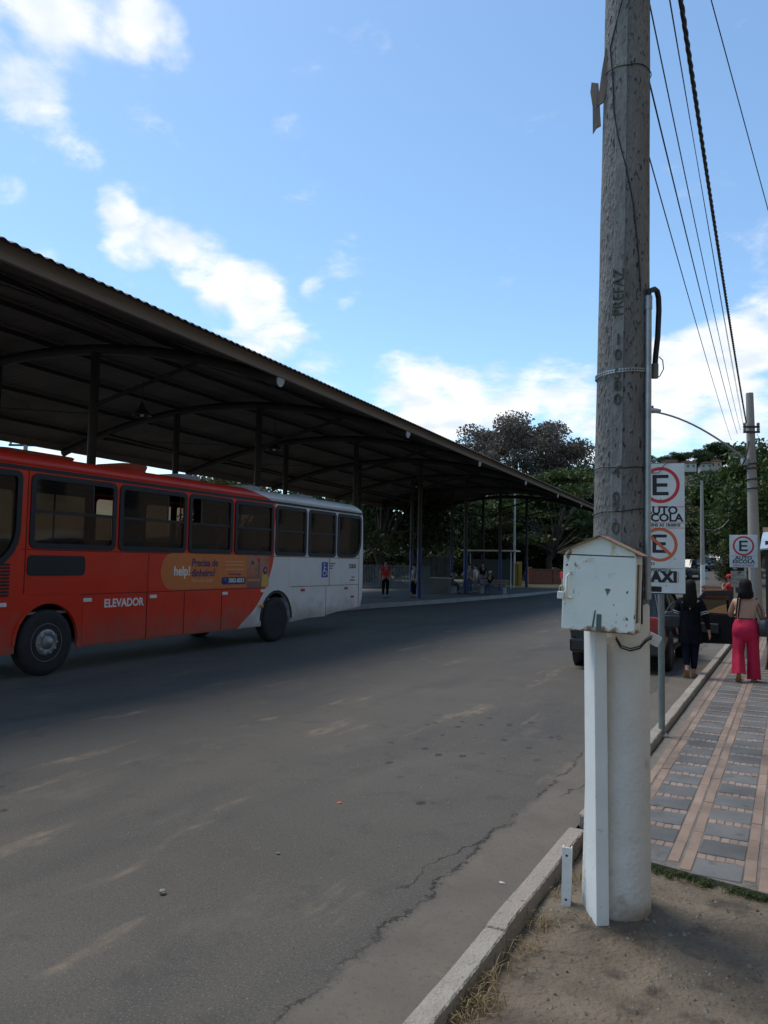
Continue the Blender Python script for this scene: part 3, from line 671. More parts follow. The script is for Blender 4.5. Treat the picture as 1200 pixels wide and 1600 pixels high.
for (y, z, mm) in ((1.9, 1.10, 'marker_white'), (3.50, 1.12, 'marker_white'), (5.02, 1.13, 'marker_white'), (7.10, 1.13, 'marker_white'), (8.45, 1.15, 'marker_white'), (10.1, 1.13, 'marker_red'), (12.25, 1.13, 'marker_red'), (12.6, .9, 'marker_red'), (1.8, .9, 'marker_amber'), (8.4, .82, 'marker_amber')):
    mb = MB(); mb.bbox(.004, .022, y - .085, y + .085, z - .03, z + .03, .006); mb.build('side_marker', M[mm], bus)
# roof hatches
M['hatch_red'] = mat('hatch_red', (.30, .04, .02), .5); M['hatch_grey'] = mat('hatch_grey', (.35, .35, .34), .5)
for (y, l, h, mm, xx) in ((2.9, 1.5, .04, 'hatch_red', -.9), (4.75, .62, .06, 'hatch_red', -.6), (6.45, .7, .06, 'hatch_grey', -.8), (8.6, .7, .05, 'hatch_grey', -.8), (11.0, .8, .05, 'hatch_grey', -.9), (9.6, .5, .04, 'hatch_red', -1.2)):
    mb = MB(); c = [(x * 1, y_) for x, y_ in rrect(-.42, .42, -l / 2, l / 2, .16)]
    mb.loft([[Vector((xx + x * .92, y + y_ * .92, 3.37)) for x, y_ in c], [Vector((xx + x, y + y_, 3.44 + h * .5)) for x, y_ in c], [Vector((xx + x * .96, y + y_ * .97, 3.44 + h * .85)) for x, y_ in c], [Vector((xx + x * .8, y + y_ * .8, 3.44 + h)) for x, y_ in c]], smooth=False)
    mb.build('roof_hatch', M[mm], bus)
# advert, lettering and marks on the side
M['ad_orange'] = mat('advert_orange', (.62, .17, .03), .45, c2=(.55, .15, .03), scale=2); M['ad_navy'] = mat('advert_navy', (.03, .02, .10), .5)
M['ad_white'] = mat('print_white', (.72, .70, .66), .5); M['ad_pale'] = mat('print_pale_orange', (.68, .34, .16), .5); M['ad_grey'] = mat('advert_grey', (.16, .10, .09), .5)
M['skin_print'] = mat('print_skin', (.42, .22, .14), .6); M['ad_yellow'] = mat('print_yellow', (.62, .35, .07), .5); M['chair_blue'] = mat('access_blue', (.015, .05, .32), .45)
def on_side(y, z, x=.0065): return face_mat((x, y, z), (0, 1, 0), (0, 0, 1), (1, 0, 0))
ad = MB(); ad.bm(fill_plate(rrect(5.20, 8.66, 1.235, 1.925, .03, n=8, rs=(.33, .03, .03, .33)), [], .003), 0, Matrix.Translation((.0052, 0, 0)))
ad = ad.build('advert', M['ad_orange'], bus)
txt('advert_text', 'help!', .25, M['ad_white'], ad, on_side(5.78, 1.58, .0095), .006, sx=.95)
txt('advert_text', 'Precisa de', .205, M['ad_navy'], ad, on_side(6.05, 1.74, .0095), .005, align='LEFT', sx=.95)
txt('advert_text', 'dinheiro?', .205, M['ad_navy'], ad, on_side(6.05, 1.545, .0095), .005, align='LEFT', sx=.95)
txt('advert_text', 'Fale com a help!', .10, M['ad_pale'], ad, on_side(6.06, 1.40, .0095), .001, align='LEFT')
for z in (1.78, 1.71, 1.62):
    mb = MB(); mb.box(.0085, .0095, 7.10, 7.72, z - .008, z + .008); mb.build('advert_line', M['ad_pale'], ad)
mb = MB(); mb.bm(fill_plate(rrect(6.98, 7.80, 1.31, 1.46, .05), [], .002), 0, Matrix.Translation((.0084, 0, 0))); mb.build('advert_badge', M['ad_navy'], ad)
txt('advert_text', '3003-8053', .125, M['ad_white'], ad, on_side(7.48, 1.385, .0115), .003)
mb = MB(); mb.lathe([(0, .002), (.05, .002), (.05, 0)], 16, M=on_side(7.08, 1.385, .0105)); mb.build('advert_dot', M['chair_blue'], ad)
txt('advert_text', 'Fale com a gente', .06, M['ad_navy'], ad, on_side(7.42, 1.52, .0095), .001)
mb = MB(); mb.box(.0082, .010, 7.84, 8.66, 1.235, 1.925); mb.build('advert_picture', mat('advert_dim_red', (.34, .10, .05), .5, c2=(.45, .2, .12), scale=3), ad)
mb = MB(); mb.box(.0102, .012, 7.84, 8.36, 1.24, 1.46); mb.build('advert_machine', M['ad_grey'], ad)
mb = MB(); mb.box(.0122, .0135, 7.86, 8.32, 1.36, 1.42); mb.build('advert_stripe', M['ad_orange'], ad)
mb = MB(); mb.box(.0102, .012, 8.24, 8.30, 1.46, 1.85); mb.build('advert_pole', M['ad_grey'], ad)
for (y, z, r) in ((8.26, 1.84, .05), (8.05, 1.78, .06)):
    mb = MB(); mb.lathe([(0, .003), (r, .003), (r, 0)], 18, M=on_side(y, z, .0122)); mb.build('advert_dot', M['sign_red'] if r < .055 else M['ad_grey'], ad)
mb = MB(); mb.prism([(-.13, 0), (.13, 0), (.12, .2), (.07, .27), (-.07, .27), (-.12, .2)], .002, M=on_side(8.52, 1.24, .0104)); mb.build('advert_figure', M['ad_yellow'], ad)
mb = MB(); mb.lathe([(0, .002), (.085, .002), (.085, 0)], 16, M=on_side(8.52, 1.60, .0104)); mb.build('advert_hair', M['ad_navy'], ad)
mb = MB(); mb.lathe([(0, .002), (.045, .002), (.045, 0)], 16, M=on_side(8.52, 1.585, .0125)); mb.build('advert_face', M['skin_print'], ad)
txt('lettering', 'ELEVADOR', .19, M['ad_white'], bus, on_side(4.32, 1.045, .009) @ Matrix.Shear('XY', 4, (.18, 0)), .006, sx=.98)
mb = MB(); mb.box(.0052, .007, 10.97, 11.28, 1.42, 1.80); wc = mb.build('access_sign', M['chair_blue'], bus)
mb = MB()                                                     # wheelchair symbol
mb.lathe([(0, .002), (.026, .002), (.026, 0)], 12, M=on_side(11.10, 1.745, .0072))
mb.prism([(-.018, -.10), (.016, -.10), (.016, .05), (-.018, .05)], .002, M=on_side(11.10, 1.66, .0072))
mb.prism([(0, 0), (.085, 0), (.085, .022), (0, .022)], .002, M=on_side(11.11, 1.655, .0072))
mb.prism([(0, 0), (.10, 0), (.10, .022), (0, .022)], .002, M=on_side(11.11, 1.565, .0072))
mb.prism([(0, 0), (.022, 0), (.06, -.09), (.035, -.09)], .002, M=on_side(11.195, 1.575, .0072))
ring = [(.082 * math.cos(R(a)), .082 * math.sin(R(a))) for a in range(110, 351, 15)]; ring += [(.064 * math.cos(R(a)), .064 * math.sin(R(a))) for a in range(350, 109, -15)]
mb.prism(ring, .002, M=on_side(11.11, 1.535, .0072)); mb.build('wheelchair_symbol', M['ad_white'], wc)
for k, (w, z) in enumerate(((.42, 1.77), (.34, 1.71), (.26, 1.65))):
    txt('lettering', ('Preferencial', 'elevador', 'acesso')[k], .06, M['ink'], bus, on_side(11.36, z), .001, align='LEFT')
txt('lettering', '25838', .16, M['ink'], bus, on_side(12.58, 1.70), .004)
txt('lettering', 'central', .06, M['ink'], bus, on_side(12.62, 1.42), .001); txt('lettering', 'atendimento', .06, M['ink'], bus, on_side(12.6, 1.34), .001)

# ------------------------------------------------------------------ near concrete pole
M['concrete'] = mat('weathered_concrete', (.245, .235, .215), .9, c2=(.150, .145, .136), scale=6, detail=9, c3=(.035, .033, .031), s3=70, lo3=.59, hi3=.66, bump=2.2, bscale=70, stretch=(1, 1, .35))
M['seam'] = mat('concrete_seam', (.29, .278, .25), .9, c2=(.19, .18, .163), scale=9, c3=(.06, .055, .05), s3=60, lo3=.62, hi3=.7, bump=1.6, bscale=50, stretch=(1, 1, .4))
M['pole_white'] = mat('pole_whitewash', (.76, .74, .69), .8, c2=(.67, .64, .58), scale=3.5, c3=(.42, .33, .25), s3=9, lo3=.66, hi3=.78, bump=.8, bscale=40)
M['cable'] = mat('black_cable', (.012, .012, .014), .55)
PX, PY, PZ = 1.275, 4.30, -.06
pole = tag(empty('utility_pole', (PX, PY, PZ), 0), 'thick concrete pole with whitewashed foot close to the camera', 'pole')
PB = -math.atan2(PX, PY); pole.rotation_euler = (0, R(.85), PB)
PM = Matrix.Translation((PX, PY, PZ)) @ Matrix.Rotation(PB, 4, 'Z') @ Matrix.Rotation(R(.85), 4, 'Y'); PMI = PM.inverted()
def prad(z):
    for (z0, r0), (z1, r1) in zip(((-.3, .178), (.1, .177), (1.7, .153), (2.05, .146), (5.06, .123)), ((.1, .177), (1.7, .153), (2.05, .146), (5.06, .123), (11, .085))):
        if z <= z1: return r0 + (r1 - r0) * (z - z0) / (z1 - z0)
    return .09
def psurf(px, py, off=0.0):                     # point on the pole's near face seen in a given direction, in pole coordinates
    o = PMI @ Vector((0, 0, CAM_H)); d = (PMI.to_3x3() @ pix_dir(px, py)).normalized()
    k = 3.6
    for _ in range(40):
        p = o + d * k; k += (math.hypot(p.x, p.y) - prad(p.z) - off) * .7
    return o + d * k
mb = MB(); rings = []
for i in range(111):
    z = -.25 + i * .1; r = prad(z) - (.004 if z < 1.65 else 0)
    rings.append([Vector(((r + .0025 * mnoise.noise(Vector((math.cos(a) * 2, math.sin(a) * 2, z * 2.5)))) * math.cos(a), r * math.sin(a), z)) for a in [2 * math.pi * j / 48 for j in range(48)]])
mb.loft(rings); mb.build('shaft', M['concrete'], pole)
mb = MB(); rings = []
for i in range(41):
    z = -.2 + i * (1.86 / 40); r = prad(z) + .001
    rings.append([Vector((r * math.cos(a), r * math.sin(a), z + (.03 * mnoise.noise(Vector((math.cos(a) * 3, math.sin(a) * 3, 1))) if i == 40 else 0))) for a in [2 * math.pi * j / 48 for j in range(48)]])
mf = mat('mud_splashed_whitewash', (.76, .74, .69), .8, c2=(.66, .63, .57), scale=3.5, c3=(.46, .38, .30), s3=7, lo3=.66, hi3=.80, bump=.8, bscale=40)
t_ = mf.node_tree; b_ = t_.nodes['Principled BSDF']; src = b_.inputs['Base Color'].links[0].from_socket
co_ = nd(t_, 'ShaderNodeTexCoord'); sp_z = nd(t_, 'ShaderNodeSeparateXYZ'); t_.links.new(co_.outputs['Object'], sp_z.inputs[0])
nz_ = nd(t_, 'ShaderNodeTexNoise'); nz_.inputs['Scale'].default_value = 9; nz_.inputs['Detail'].default_value = 7; t_.links.new(co_.outputs['Object'], nz_.inputs['Vector'])
ma_ = nd(t_, 'ShaderNodeMath', operation='MULTIPLY_ADD'); t_.links.new(nz_.outputs['Fac'], ma_.inputs[0]); ma_.inputs[1].default_value = -.42; t_.links.new(sp_z.outputs['Z'], ma_.inputs[2])
mr_ = nd(t_, 'ShaderNodeMapRange'); t_.links.new(ma_.outputs[0], mr_.inputs['Value']); mr_.inputs['From Min'].default_value = -.06; mr_.inputs['From Max'].default_value = -.17; mr_.inputs['To Max'].default_value = .8
mx_ = nd(t_, 'ShaderNodeMix', data_type='RGBA'); t_.links.new(src, mx_.inputs['A']); mx_.inputs['B'].default_value = (.30, .22, .15, 1); t_.links.new(mr_.outputs[0], mx_.inputs['Factor']); t_.links.new(mx_.outputs['Result'], b_.inputs['Base Color'])
mb.loft(rings); mb.build('whitewashed_foot', mf, pole)
mb = MB(); vs = []
for i in range(90):
    z = 1.72 + i * .1; r = prad(z)
    for x in (-.058, -.055, .0, .003):
        vs.append((x + .002 * mnoise.noise(Vector((x * 40, 0, z * 6))), -math.sqrt(r * r - x * x) - (.0045 if -.057 < x < .002 else -.004), z))
mb.add(vs, [(i * 4 + j, i * 4 + j + 1, i * 4 + 5 + j, i * 4 + 4 + j) for i in range(89) for j in range(3)]); mb.build('mould_seam', M['seam'], pole, fix=False)
M['cast'] = mat('shade_dark_cast_letter', (.13, .12, .105), .95, c2=(.08, .072, .064), scale=20)  # darker tone paints in the recess shade of the cast letters
def seam_y(z): return -math.sqrt(prad(z) ** 2 - .028 ** 2) - .0050
for (s_, py, size, up) in (('PREFAZ', 457, .082, True), ('1', 531, .085, False), ('0', 555, .085, False), ('5', 585, .08, False), ('0', 603, .085, False), ('0', 625, .085, False), ('4', 738, .09, False), ('0', 778, .085, False), ('9', 793, .08, False), ('0', 826, .095, False)):
    z = psurf(966, py).z; o_ = (-.028, seam_y(z), z)
    Mx = face_mat(o_, (0, 0, 1), (-1, 0, 0), (0, -1, 0)) if up else face_mat(o_, (1, 0, 0), (0, 0, 1), (0, -1, 0))
    txt('cast_lettering', s_, size, M['cast'], pole, Mx, .0, depth=.006, sx=.95 if up else 1.0)
def ring_band(z, off, h, m, name, tilt=0.0, n=40):
    mb = MB(); vs = []
    for j in range(n):
        a = 2 * math.pi * j / n; zz = z + tilt * math.cos(a); r = prad(zz) + off
        for dr, dz in ((0, -h / 2), (.0025, -h / 2), (.0025, h / 2), (0, h / 2)): vs.append(((r + dr) * math.cos(a), (r + dr) * math.sin(a), zz + dz))
    mb.add(vs, [(j * 4 + k, j * 4 + (k + 1) % 4, ((j + 1) % n) * 4 + (k + 1) % 4, ((j + 1) % n) * 4 + k) for j in range(n) for k in range(4)])
    return mb.build(name, m, pole)
zb = psurf(966, 579).z
sb = ring_band(zb, .008, .020, M['steel'], 'perforated_strap', .010)
for j in range(26):
    a = R(180 + 14 + j * 6); r = prad(zb) + .0108; mb = MB(); mb.lathe([(0, .001), (.0045, .001), (.0045, 0)], 6, M=Matrix.Translation((r * math.cos(a), r * math.sin(a), zb + .010 * math.cos(a))) @ Matrix.Rotation(a, 4, 'Z') @ Matrix.Rotation(R(90), 4, 'Y')); mb.build('strap_hole', M['ink'], sb)
for py, tl in ((730, .0), (798, .015), (104, .0)):
    z = psurf(968, py).z; mb = MB(); mb.tube([((prad(z) + .006) * math.cos(a), (prad(z) + .006) * math.sin(a), z + tl * math.cos(a) + .004 * math.sin(5 * a)) for a in [2 * math.pi * j / 40 for j in range(41)]], .0028, 5, cap=False); mb.build('tie_wire', M['cable'], pole)
# conduit and its cable
ca = R(-34)
def cpt(z, off, a=ca): return Vector(((prad(z) + off) * math.cos(a), (prad(z) + off) * math.sin(a), z))
zt, z0 = psurf(1000, 468).z + .02, psurf(1000, 936).z
mb = MB(); mb.tube([cpt(z, .019) for z in lin(z0, zt, 14)], .0165, 14); con = mb.build('conduit', M['steel'], pole)
mb = MB(); mb.tube([cpt(zt - .07, .019), cpt(zt + .003, .019)], .0195, 14); mb.build('conduit_coupling', M['steel'], con)
mb = MB(); ba = R(2)
hose = [cpt(zt - .02, .019), cpt(zt + .03, .019), cpt(zt + .055, .03, R(-14)), cpt(zt + .05, .04, R(-6)), cpt(zt + .02, .048, ba), cpt(zt - .05, .050, ba), cpt(zt - .20, .044, ba), cpt(zt - .30, .034, ba), cpt(zt - .36, .03, ba)]
mb.tube(hose, .0155, 10); mb.build('cable_loop', M['cable'], con)
mb = MB(); mb.tube([cpt(zt - .35, .03, ba), cpt(zt - .43, .03, ba)], .019, 10); mb.build('cable_gland', M['grey_post'], con)
mb = MB(); mb.tube([cpt(zt - .31, .05, ba), cpt(zt - .33, .07, ba), cpt(zt - .38, .075, ba), cpt(zt - .42, .055, ba), cpt(zt - .43, .03, ba)], .003, 5); mb.build('tie_wire', M['cable'], con)
zs = psurf(1000, 920).z; st = ring_band(zs, .002, .022, M['steel'], 'steel_strap', .0)
mb = MB(); mb.bbox(-.03, .03, -.012, .012, -.015, .015, .004, M=Matrix.Translation(cpt(zs, .035, R(-12))) @ Matrix.Rotation(R(-12), 4, 'Z')); mb.build('strap_buckle', M['dark'], st)
mb = MB(); pts = [psurf(x, y, .006) for x, y in ((962, 998), (970, 1012), (985, 1017), (1000, 1013), (1010, 1002))] + [cpt(psurf(1005, 995).z, .03, R(-2))]
mb.tube(pts, .004, 6); pts2 = [p + Vector((0, -.004, .012)) for p in pts]; mb.tube(pts2, .003, 6); mb.build('loose_wires', M['cable'], pole)
mb = MB(); mb.tube([psurf(1003, y, .004) for y in (905, 930, 950, 975)], .005, 6); mb.build('earth_wire', M['cable'], pole)
mb = MB(); zc = psurf(1005, 1000).z; mb.bbox(-.035, .035, -.02, .02, -.03, .03, .008, M=Matrix.Translation(cpt(zc, .022, R(-8))) @ Matrix.Rotation(R(25), 4, 'Y')); mb.build('conduit_elbow', M['pole_white'], pole)
mb = MB(); mb.tube([psurf(x, y, .004) for x, y in ((976, -60), (972, 0), (963, 35), (953, 75), (957, 120), (959, 175), (966, 215), (978, 260), (990, 320), (998, 400), (1001, 455))], .0035, 6); mb.build('stray_cable', M['cable'], pole)
M['board'] = mat('grey_wood', (.33, .25, .20), .9, c2=(.22, .17, .14), scale=6, stretch=(3, 3, .5), bump=1)
zsc = psurf(952, 130).z
sc_ = tag(empty('wood_scrap', (PM @ Vector((-prad(zsc) - .004, -.02, zsc)))[:], PB), 'splintered strip of pale wood wedged on the pole high above the cabinet', 'wood scrap')
mb = MB(); mb.prism([(-.034, -.19), (-.012, -.16), (.014, -.15), (.018, .10), (-.02, .115), (-.03, .06), (-.024, -.03)], .012, M=face_mat((-.034, .0, -.06), (1, 0, 0), (0, 0, 1), (0, -1, 0)) @ Matrix.Rotation(R(4), 4, 'Z')); mb.build('splinter', M['board'], sc_)
mb = MB(); mb.prism([(-.022, -.14), (.012, -.12), (.034, .02), (.03, .16), (.008, .20), (-.008, .06)], .014, M=face_mat((.0, -.03, .03), (1, 0, 0), (0, 0, 1), (0, -1, 0)) @ Matrix.Rotation(R(-3), 4, 'Z')); mb.build('splinter', M['dark'] if False else M['board'], sc_)

# ------------------------------------------------------------------ steel cabinet on its post
def chipped_paint():
    m = bpy.data.materials.new('chipped_pale_paint'); m.use_nodes = True; t = m.node_tree; b = t.nodes['Principled BSDF']; b.inputs['Roughness'].default_value = .45
    co = nd(t, 'ShaderNodeTexCoord'); P = co.outputs['Object']
    def noise(s_, d=4, off=0, st=None):
        v = P
        mp = nd(t, 'ShaderNodeMapping'); mp.inputs['Location'].default_value = (off, off * .7, off * 1.3); mp.inputs['Scale'].default_value = st or (1, 1, 1); t.links.new(P, mp.inputs[0])
        n = nd(t, 'ShaderNodeTexNoise'); n.inputs['Scale'].default_value = s_; n.inputs['Detail'].default_value = d; t.links.new(mp.outputs[0], n.inputs['Vector']); return n.outputs['Fac']
    def rngm(v, a, c):
        r = nd(t, 'ShaderNodeMapRange'); t.links.new(v, r.inputs['Value']); r.inputs['From Min'].default_value = a; r.inputs['From Max'].default_value = c; return r.outputs[0]
    def mix(a, c, f):
        x = nd(t, 'ShaderNodeMix', data_type='RGBA')
        for k, q in (('A', a), ('B', c)):
            if isinstance(q, tuple): x.inputs[k].default_value = (*q, 1)
            else: t.links.new(q, x.inputs[k])
        t.links.new(f, x.inputs['Factor']); return x.outputs['Result']
    def mul(a, c):
        n = nd(t, 'ShaderNodeMath', operation='MULTIPLY'); t.links.new(a, n.inputs[0]); t.links.new(c, n.inputs[1]); return n.outputs[0]
    c = mix((.74, .765, .69), (.82, .81, .72), rngm(noise(5), .35, .65))
    c = mix(c, (.62, .52, .30), rngm(noise(9, 5, 4), .63, .75))
    spots = mul(rngm(noise(46, 3, 2, (1, 1, .55)), .65, .68), rngm(noise(6, 2, 9), .50, .58))
    c = mix(c, (.05, .055, .05), spots)
    rust = mul(rngm(noise(30, 4, 5), .56, .62), rngm(noise(5, 2, 13), .55, .64))
    c = mix(c, (.26, .10, .035), rust)
    sx = nd(t, 'ShaderNodeSeparateXYZ'); t.links.new(P, sx.inputs[0])
    # rust creeping up from the bottom edge, where water stands
    ed = nd(t, 'ShaderNodeMath', operation='MULTIPLY_ADD'); t.links.new(noise(22, 5, 1), ed.inputs[0]); ed.inputs[1].default_value = .10; t.links.new(sx.outputs['Z'], ed.inputs[2])
    c = mix(c, (.25, .10, .04), rngm(ed.outputs[0], .068, .052))
    t.links.new(c, b.inputs['Base Color'])
    bp = nd(t, 'ShaderNodeBump'); bp.inputs['Strength'].default_value = .5; bp.inputs['Distance'].default_value = .003; t.links.new(noise(40, 5), bp.inputs['Height']); t.links.new(bp.outputs[0], b.inputs['Normal'])
    return m
M['cab'] = chipped_paint()
M['rust'] = mat('rusty_edge', (.17, .095, .06), .85, c2=(.30, .20, .13), scale=14, c3=(.45, .40, .30), s3=30, bump=1)
M['rustside'] = mat('rust_streaked_side', (.42, .33, .22), .8, c2=(.20, .13, .075), scale=9, c3=(.55, .50, .40), s3=22, stretch=(1, 1, .35), bump=.8)
M['brass'] = mat('brass', (.45, .36, .20), .4, .7)
BWD, BHT, BDP = .352, .385, .20
cab = tag(empty('meter_cabinet', (1.075, 3.93, 1.475), 0), 'pale chipped steel cabinet with gabled lid and padlock, fixed before the pole', 'cabinet')
cab.rotation_euler = (0, R(1.8), -R(27))
h = BWD / 2
mb = MB(); mb.box(-h, h, 0.012, BDP, 0, .012); mb.box(-h, -h + .008, .012, BDP, .012, BHT); mb.box(-h, h, BDP - .006, BDP, .012, BHT)
for (y0, y1) in ((.012, .045), (BDP - .03, BDP - .007)): mb.box(h - .01, h, y0, y1, .012, BHT - .0)
mb.box(h - .01, h, .045, BDP - .03, .012, .05); mb.box(h - .01, h, .045, BDP - .03, BHT - .04, BHT)
mb.build('shell', M['cab'], cab)
mb = MB(); mb.box(h - .022, h - .015, .04, BDP - .02, .04, BHT - .03); mb.build('side_panel', M['rustside'], cab)
mb = MB(); mb.bbox(-h - .004, h + .004, -.004, .011, .004, BHT - .006, .004); mb.build('door', M['cab'], cab)
mb = MB(); mb.prism([(-h, BHT), (h, BHT), (h - .01, BHT + .02), (0, BHT + .092), (-h + .01, BHT + .02)], .012, M=face_mat((0, .014, 0), (1, 0, 0), (0, 0, 1), (0, -1, 0))); mb.build('gable', M['cab'], cab)
for sgn in (-1, 1):
    mb = MB(); a = (0, BHT + .100); b_ = (sgn * (h + .03), BHT + .006)
    vs = [(a[0], -.03, a[1]), (b_[0], -.03, b_[1]), (b_[0], BDP + .02, b_[1]), (a[0], BDP + .02, a[1])]; vs += [(x, y, z - .006) for x, y, z in vs]
    mb.add(vs, [(0, 1, 2, 3), (7, 6, 5, 4), (0, 4, 5, 1), (1, 5, 6, 2), (2, 6, 7, 3), (3, 7, 4, 0)]); mb.build('lid_slope', M['rust'], cab)
mb = MB(); xh = -h + .034; mb.tube([(xh, -.005, .165), (xh - .012, -.028, .170), (xh - .012, -.030, .20), (xh - .012, -.030, .27), (xh, -.028, .283), (xh + .006, -.005, .285)], .0055, 8); mb.tube([(xh + .012, -.012, .163), (xh - .014, -.02, .163)], .005, 6); mb.build('handle', M['cab'], cab)
mb = MB(); mb.bbox(-h - .024, -h + .012, -.032, -.010, .155, .192, .004); mb.build('padlock', M['white'], cab)
mb = MB(); mb.tube([(-h - .016, -.02, .19), (-h - .016, -.02, .212), (-h - .006, -.02, .224), (-h + .004, -.02, .212), (-h + .004, -.02, .19)], .0035, 6); mb.build('shackle', M['brass'], cab)
mb = MB(); mb.bbox(-h - .022, -h - .006, .005, .03, .255, .29, .003); mb.build('hasp', M['sign_red'], cab)
mb = MB(); mb.bbox(-h - .012, -h - .004, .0, .03, .19, .255, .003); mb.build('hasp_plate', M['steel'], cab)
mb = MB(); mb.box(-.005, .02, -.0055, -.0042, .001, .09); mb.prism([(0, 0), (.01, 0), (.02, .09), (.012, .085)], .001, M=face_mat((-.028, -.0045, .02), (1, 0, 0), (0, 0, 1), (0, -1, 0))); mb.build('paint_scrape', mat('scraped_green', (.09, .12, .10), .6), cab)
mb = MB(); mb.prism([(-.014, .012), (0, -.02), (.016, .010), (.004, .016)], .001, M=face_mat((.045, -.0042, .205), (1, 0, 0), (0, 0, 1), (0, -1, 0))); mb.build('rust_spot', M['rust'], cab)
pst = tag(empty('support_post', (1.140, 4.165, -.06), R(5)), 'white square steel post carrying the pale cabinet', 'post')
mb = MB(); mb.bbox(-.034, .034, -.080, .075, -.06, 1.535, .004, M=Matrix.Rotation(R(-.5), 4, 'Y')); mb.build('square_tube', mat('sun_brightened_white', (.82, .83, .80), .6, c2=(.76, .76, .72), scale=5, c3=(.5, .46, .4), s3=30, lo3=.68, hi3=.76), pst)  # whole tube coloured brighter to stand for sun on its left face
stp = gpt(886, 1425, -.04)
stb = tag(empty('post_stub', (stp.x, stp.y + .02, -.05), -R(20)), 'short cut-off white square tube standing by the kerb', 'post')
mb = MB(); w = .024; hh = .345
Mt = Matrix.Rotation(R(1.0), 4, 'Y')
for (x0, x1, y0, y1) in ((-w, w, -w, -w + .004), (-w, w, w - .004, w), (-w, -w + .004, -w + .004, w - .004), (w - .004, w, -w + .004, w - .004)): mb.box(x0, x1, y0, y1, -.05, hh - (.012 if y0 > 0 else 0), M=Mt)
mb.build('tube_wall', M['pole_white'], stb)
mb = MB(); mb.box(-w + .005, w - .005, -w + .005, w - .005, 0, hh - .03, M=Mt); mb.build('tube_fill', M['dark'], stb)
for z in (.075, .305):
    mb = MB(); mb.lathe([(0, .001), (.0065, .001), (.0065, 0)], 10, M=Mt @ face_mat((0, -w - .0005, z), (1, 0, 0), (0, 0, 1), (0, -1, 0))); mb.build('bolt_hole', M['ink'], stb)

# ------------------------------------------------------------------ signs
def e_glyph(parent, cx, cz, hgt, y, m=None):
    w = hgt * .74; t_ = hgt * .165; mb = MB(); Mx = face_mat((cx, y, cz), (1, 0, 0), (0, 0, 1), (0, -1, 0)); x0 = -w * .5
    mb.prism([(x0, -hgt / 2), (x0 + w, -hgt / 2), (x0 + w, -hgt / 2 + t_), (x0 + w * .27, -hgt / 2 + t_), (x0 + w * .27, -t_ / 2), (x0 + w * .93, -t_ / 2), (x0 + w * .93, t_ / 2), (x0 + w * .27, t_ / 2), (x0 + w * .27, hgt / 2 - t_), (x0 + w, hgt / 2 - t_), (x0 + w, hgt / 2), (x0, hgt / 2)], .001, M=Mx)
    return mb.build('letter_e', M['ink'], parent)
def ringp(parent, cx, cz, r1, r0, y, m, slash=False):
    mb = MB(); Mx = face_mat((cx, y, cz), (1, 0, 0), (0, 0, 1), (0, -1, 0)); n = 40
    vs = [Mx @ Vector((r * math.cos(2 * math.pi * j / n), r * math.sin(2 * math.pi * j / n), d)) for d in (0, .001) for r in (r0, r1) for j in range(n)]
    fs = []
    for j in range(n):
        k = (j + 1) % n; fs += [(2 * n + j, 3 * n + j, 3 * n + k, 2 * n + k), (n + j, n + k, 3 * n + k, 3 * n + j), (j, 2 * n + j, 2 * n + k, k)]
    mb.add(vs, fs); o = mb.build('ring', m, parent)
    if slash:
        mb = MB(); q = (r1 - r0) * .5; mb.prism([(-r0 - .002, -q), (r0 + .002, -q), (r0 + .002, q), (-r0 - .002, q)], .0012, M=Mx @ Matrix.Rotation(R(-43), 4, 'Z') @ Matrix.Translation((0, 0, .0016))); mb.build('slash', m, parent)
    return o
def stripe(parent, x0, x1, z, h_, y, m):
    mb = MB(); mb.box(x0, x1, y - .001, y, z - h_ / 2, z + h_ / 2); mb.build('rule', m, parent)
SX, SYY = 3.02, 8.5
sg = tag(empty('parking_sign', (SX, SYY, -.01), -R(16)), 'tall white parking sign reading TAXI on a grey post behind the concrete pole', 'sign')
zof = lambda py: apt(1029, py, SYY).z + .01
mb = MB(); mb.tube([(0, .03, -.1), (0, .03, 1.6)], .034, 12); mb.build('post', M['grey_post'], sg)
mb = MB(); mb.bbox(-.06, .06, -.03, .10, -.02, .03, .012); mb.build('post_base', M['kerb'], sg)
zb_, zt_ = zof(927), zof(724)
mb = MB(); mb.bbox(-.245, .245, -.012, .0, zb_, zt_, .003); pn = mb.build('panel', M['sign_white'], sg)
mb = MB(); mb.box(-.247, .247, -.014, .002, zb_ - .006, zb_ + .004); mb.build('panel_edge', M['dark'], pn)
mb = MB(); mb.box(-.247, .247, -.012, .002, zt_ - .002, zt_ + .006); mb.build('panel_edge', M['dark'], pn)
fy = -.0125
ringp(pn, -.002, zof(758), .198, .163, fy, M['sign_red']); e_glyph(pn, -.002, zof(758), .225, fy)
stripe(pn, -.245, .24, zof(792), .006, fy, M['sign_red'])
txt('wording', 'AUTO', .118, M['ink'], pn, face_mat((0, fy - .0005, zof(798)), (1, 0, 0), (0, 0, 1), (0, -1, 0)), .004, sx=1.05)
txt('wording', 'ESCOLA', .118, M['ink'], pn, face_mat((0, fy - .0005, zof(809.5)), (1, 0, 0), (0, 0, 1), (0, -1, 0)), .004, sx=1.05)
stripe(pn, -.245, .24, zof(817), .006, fy, M['sign_red'])
txt('wording', '8:00HS AS 18:00HS', .045, M['ink'], pn, face_mat((.02, fy - .0005, zof(820.7)), (1, 0, 0), (0, 0, 1), (0, -1, 0)), .0015)
stripe(pn, -.245, .24, zof(825), .006, fy, M['sign_red'])
ringp(pn, -.015, zof(851), .185, .152, fy, M['sign_orange'], True); e_glyph(pn, -.015, zof(849.5), .20, fy + .0004)
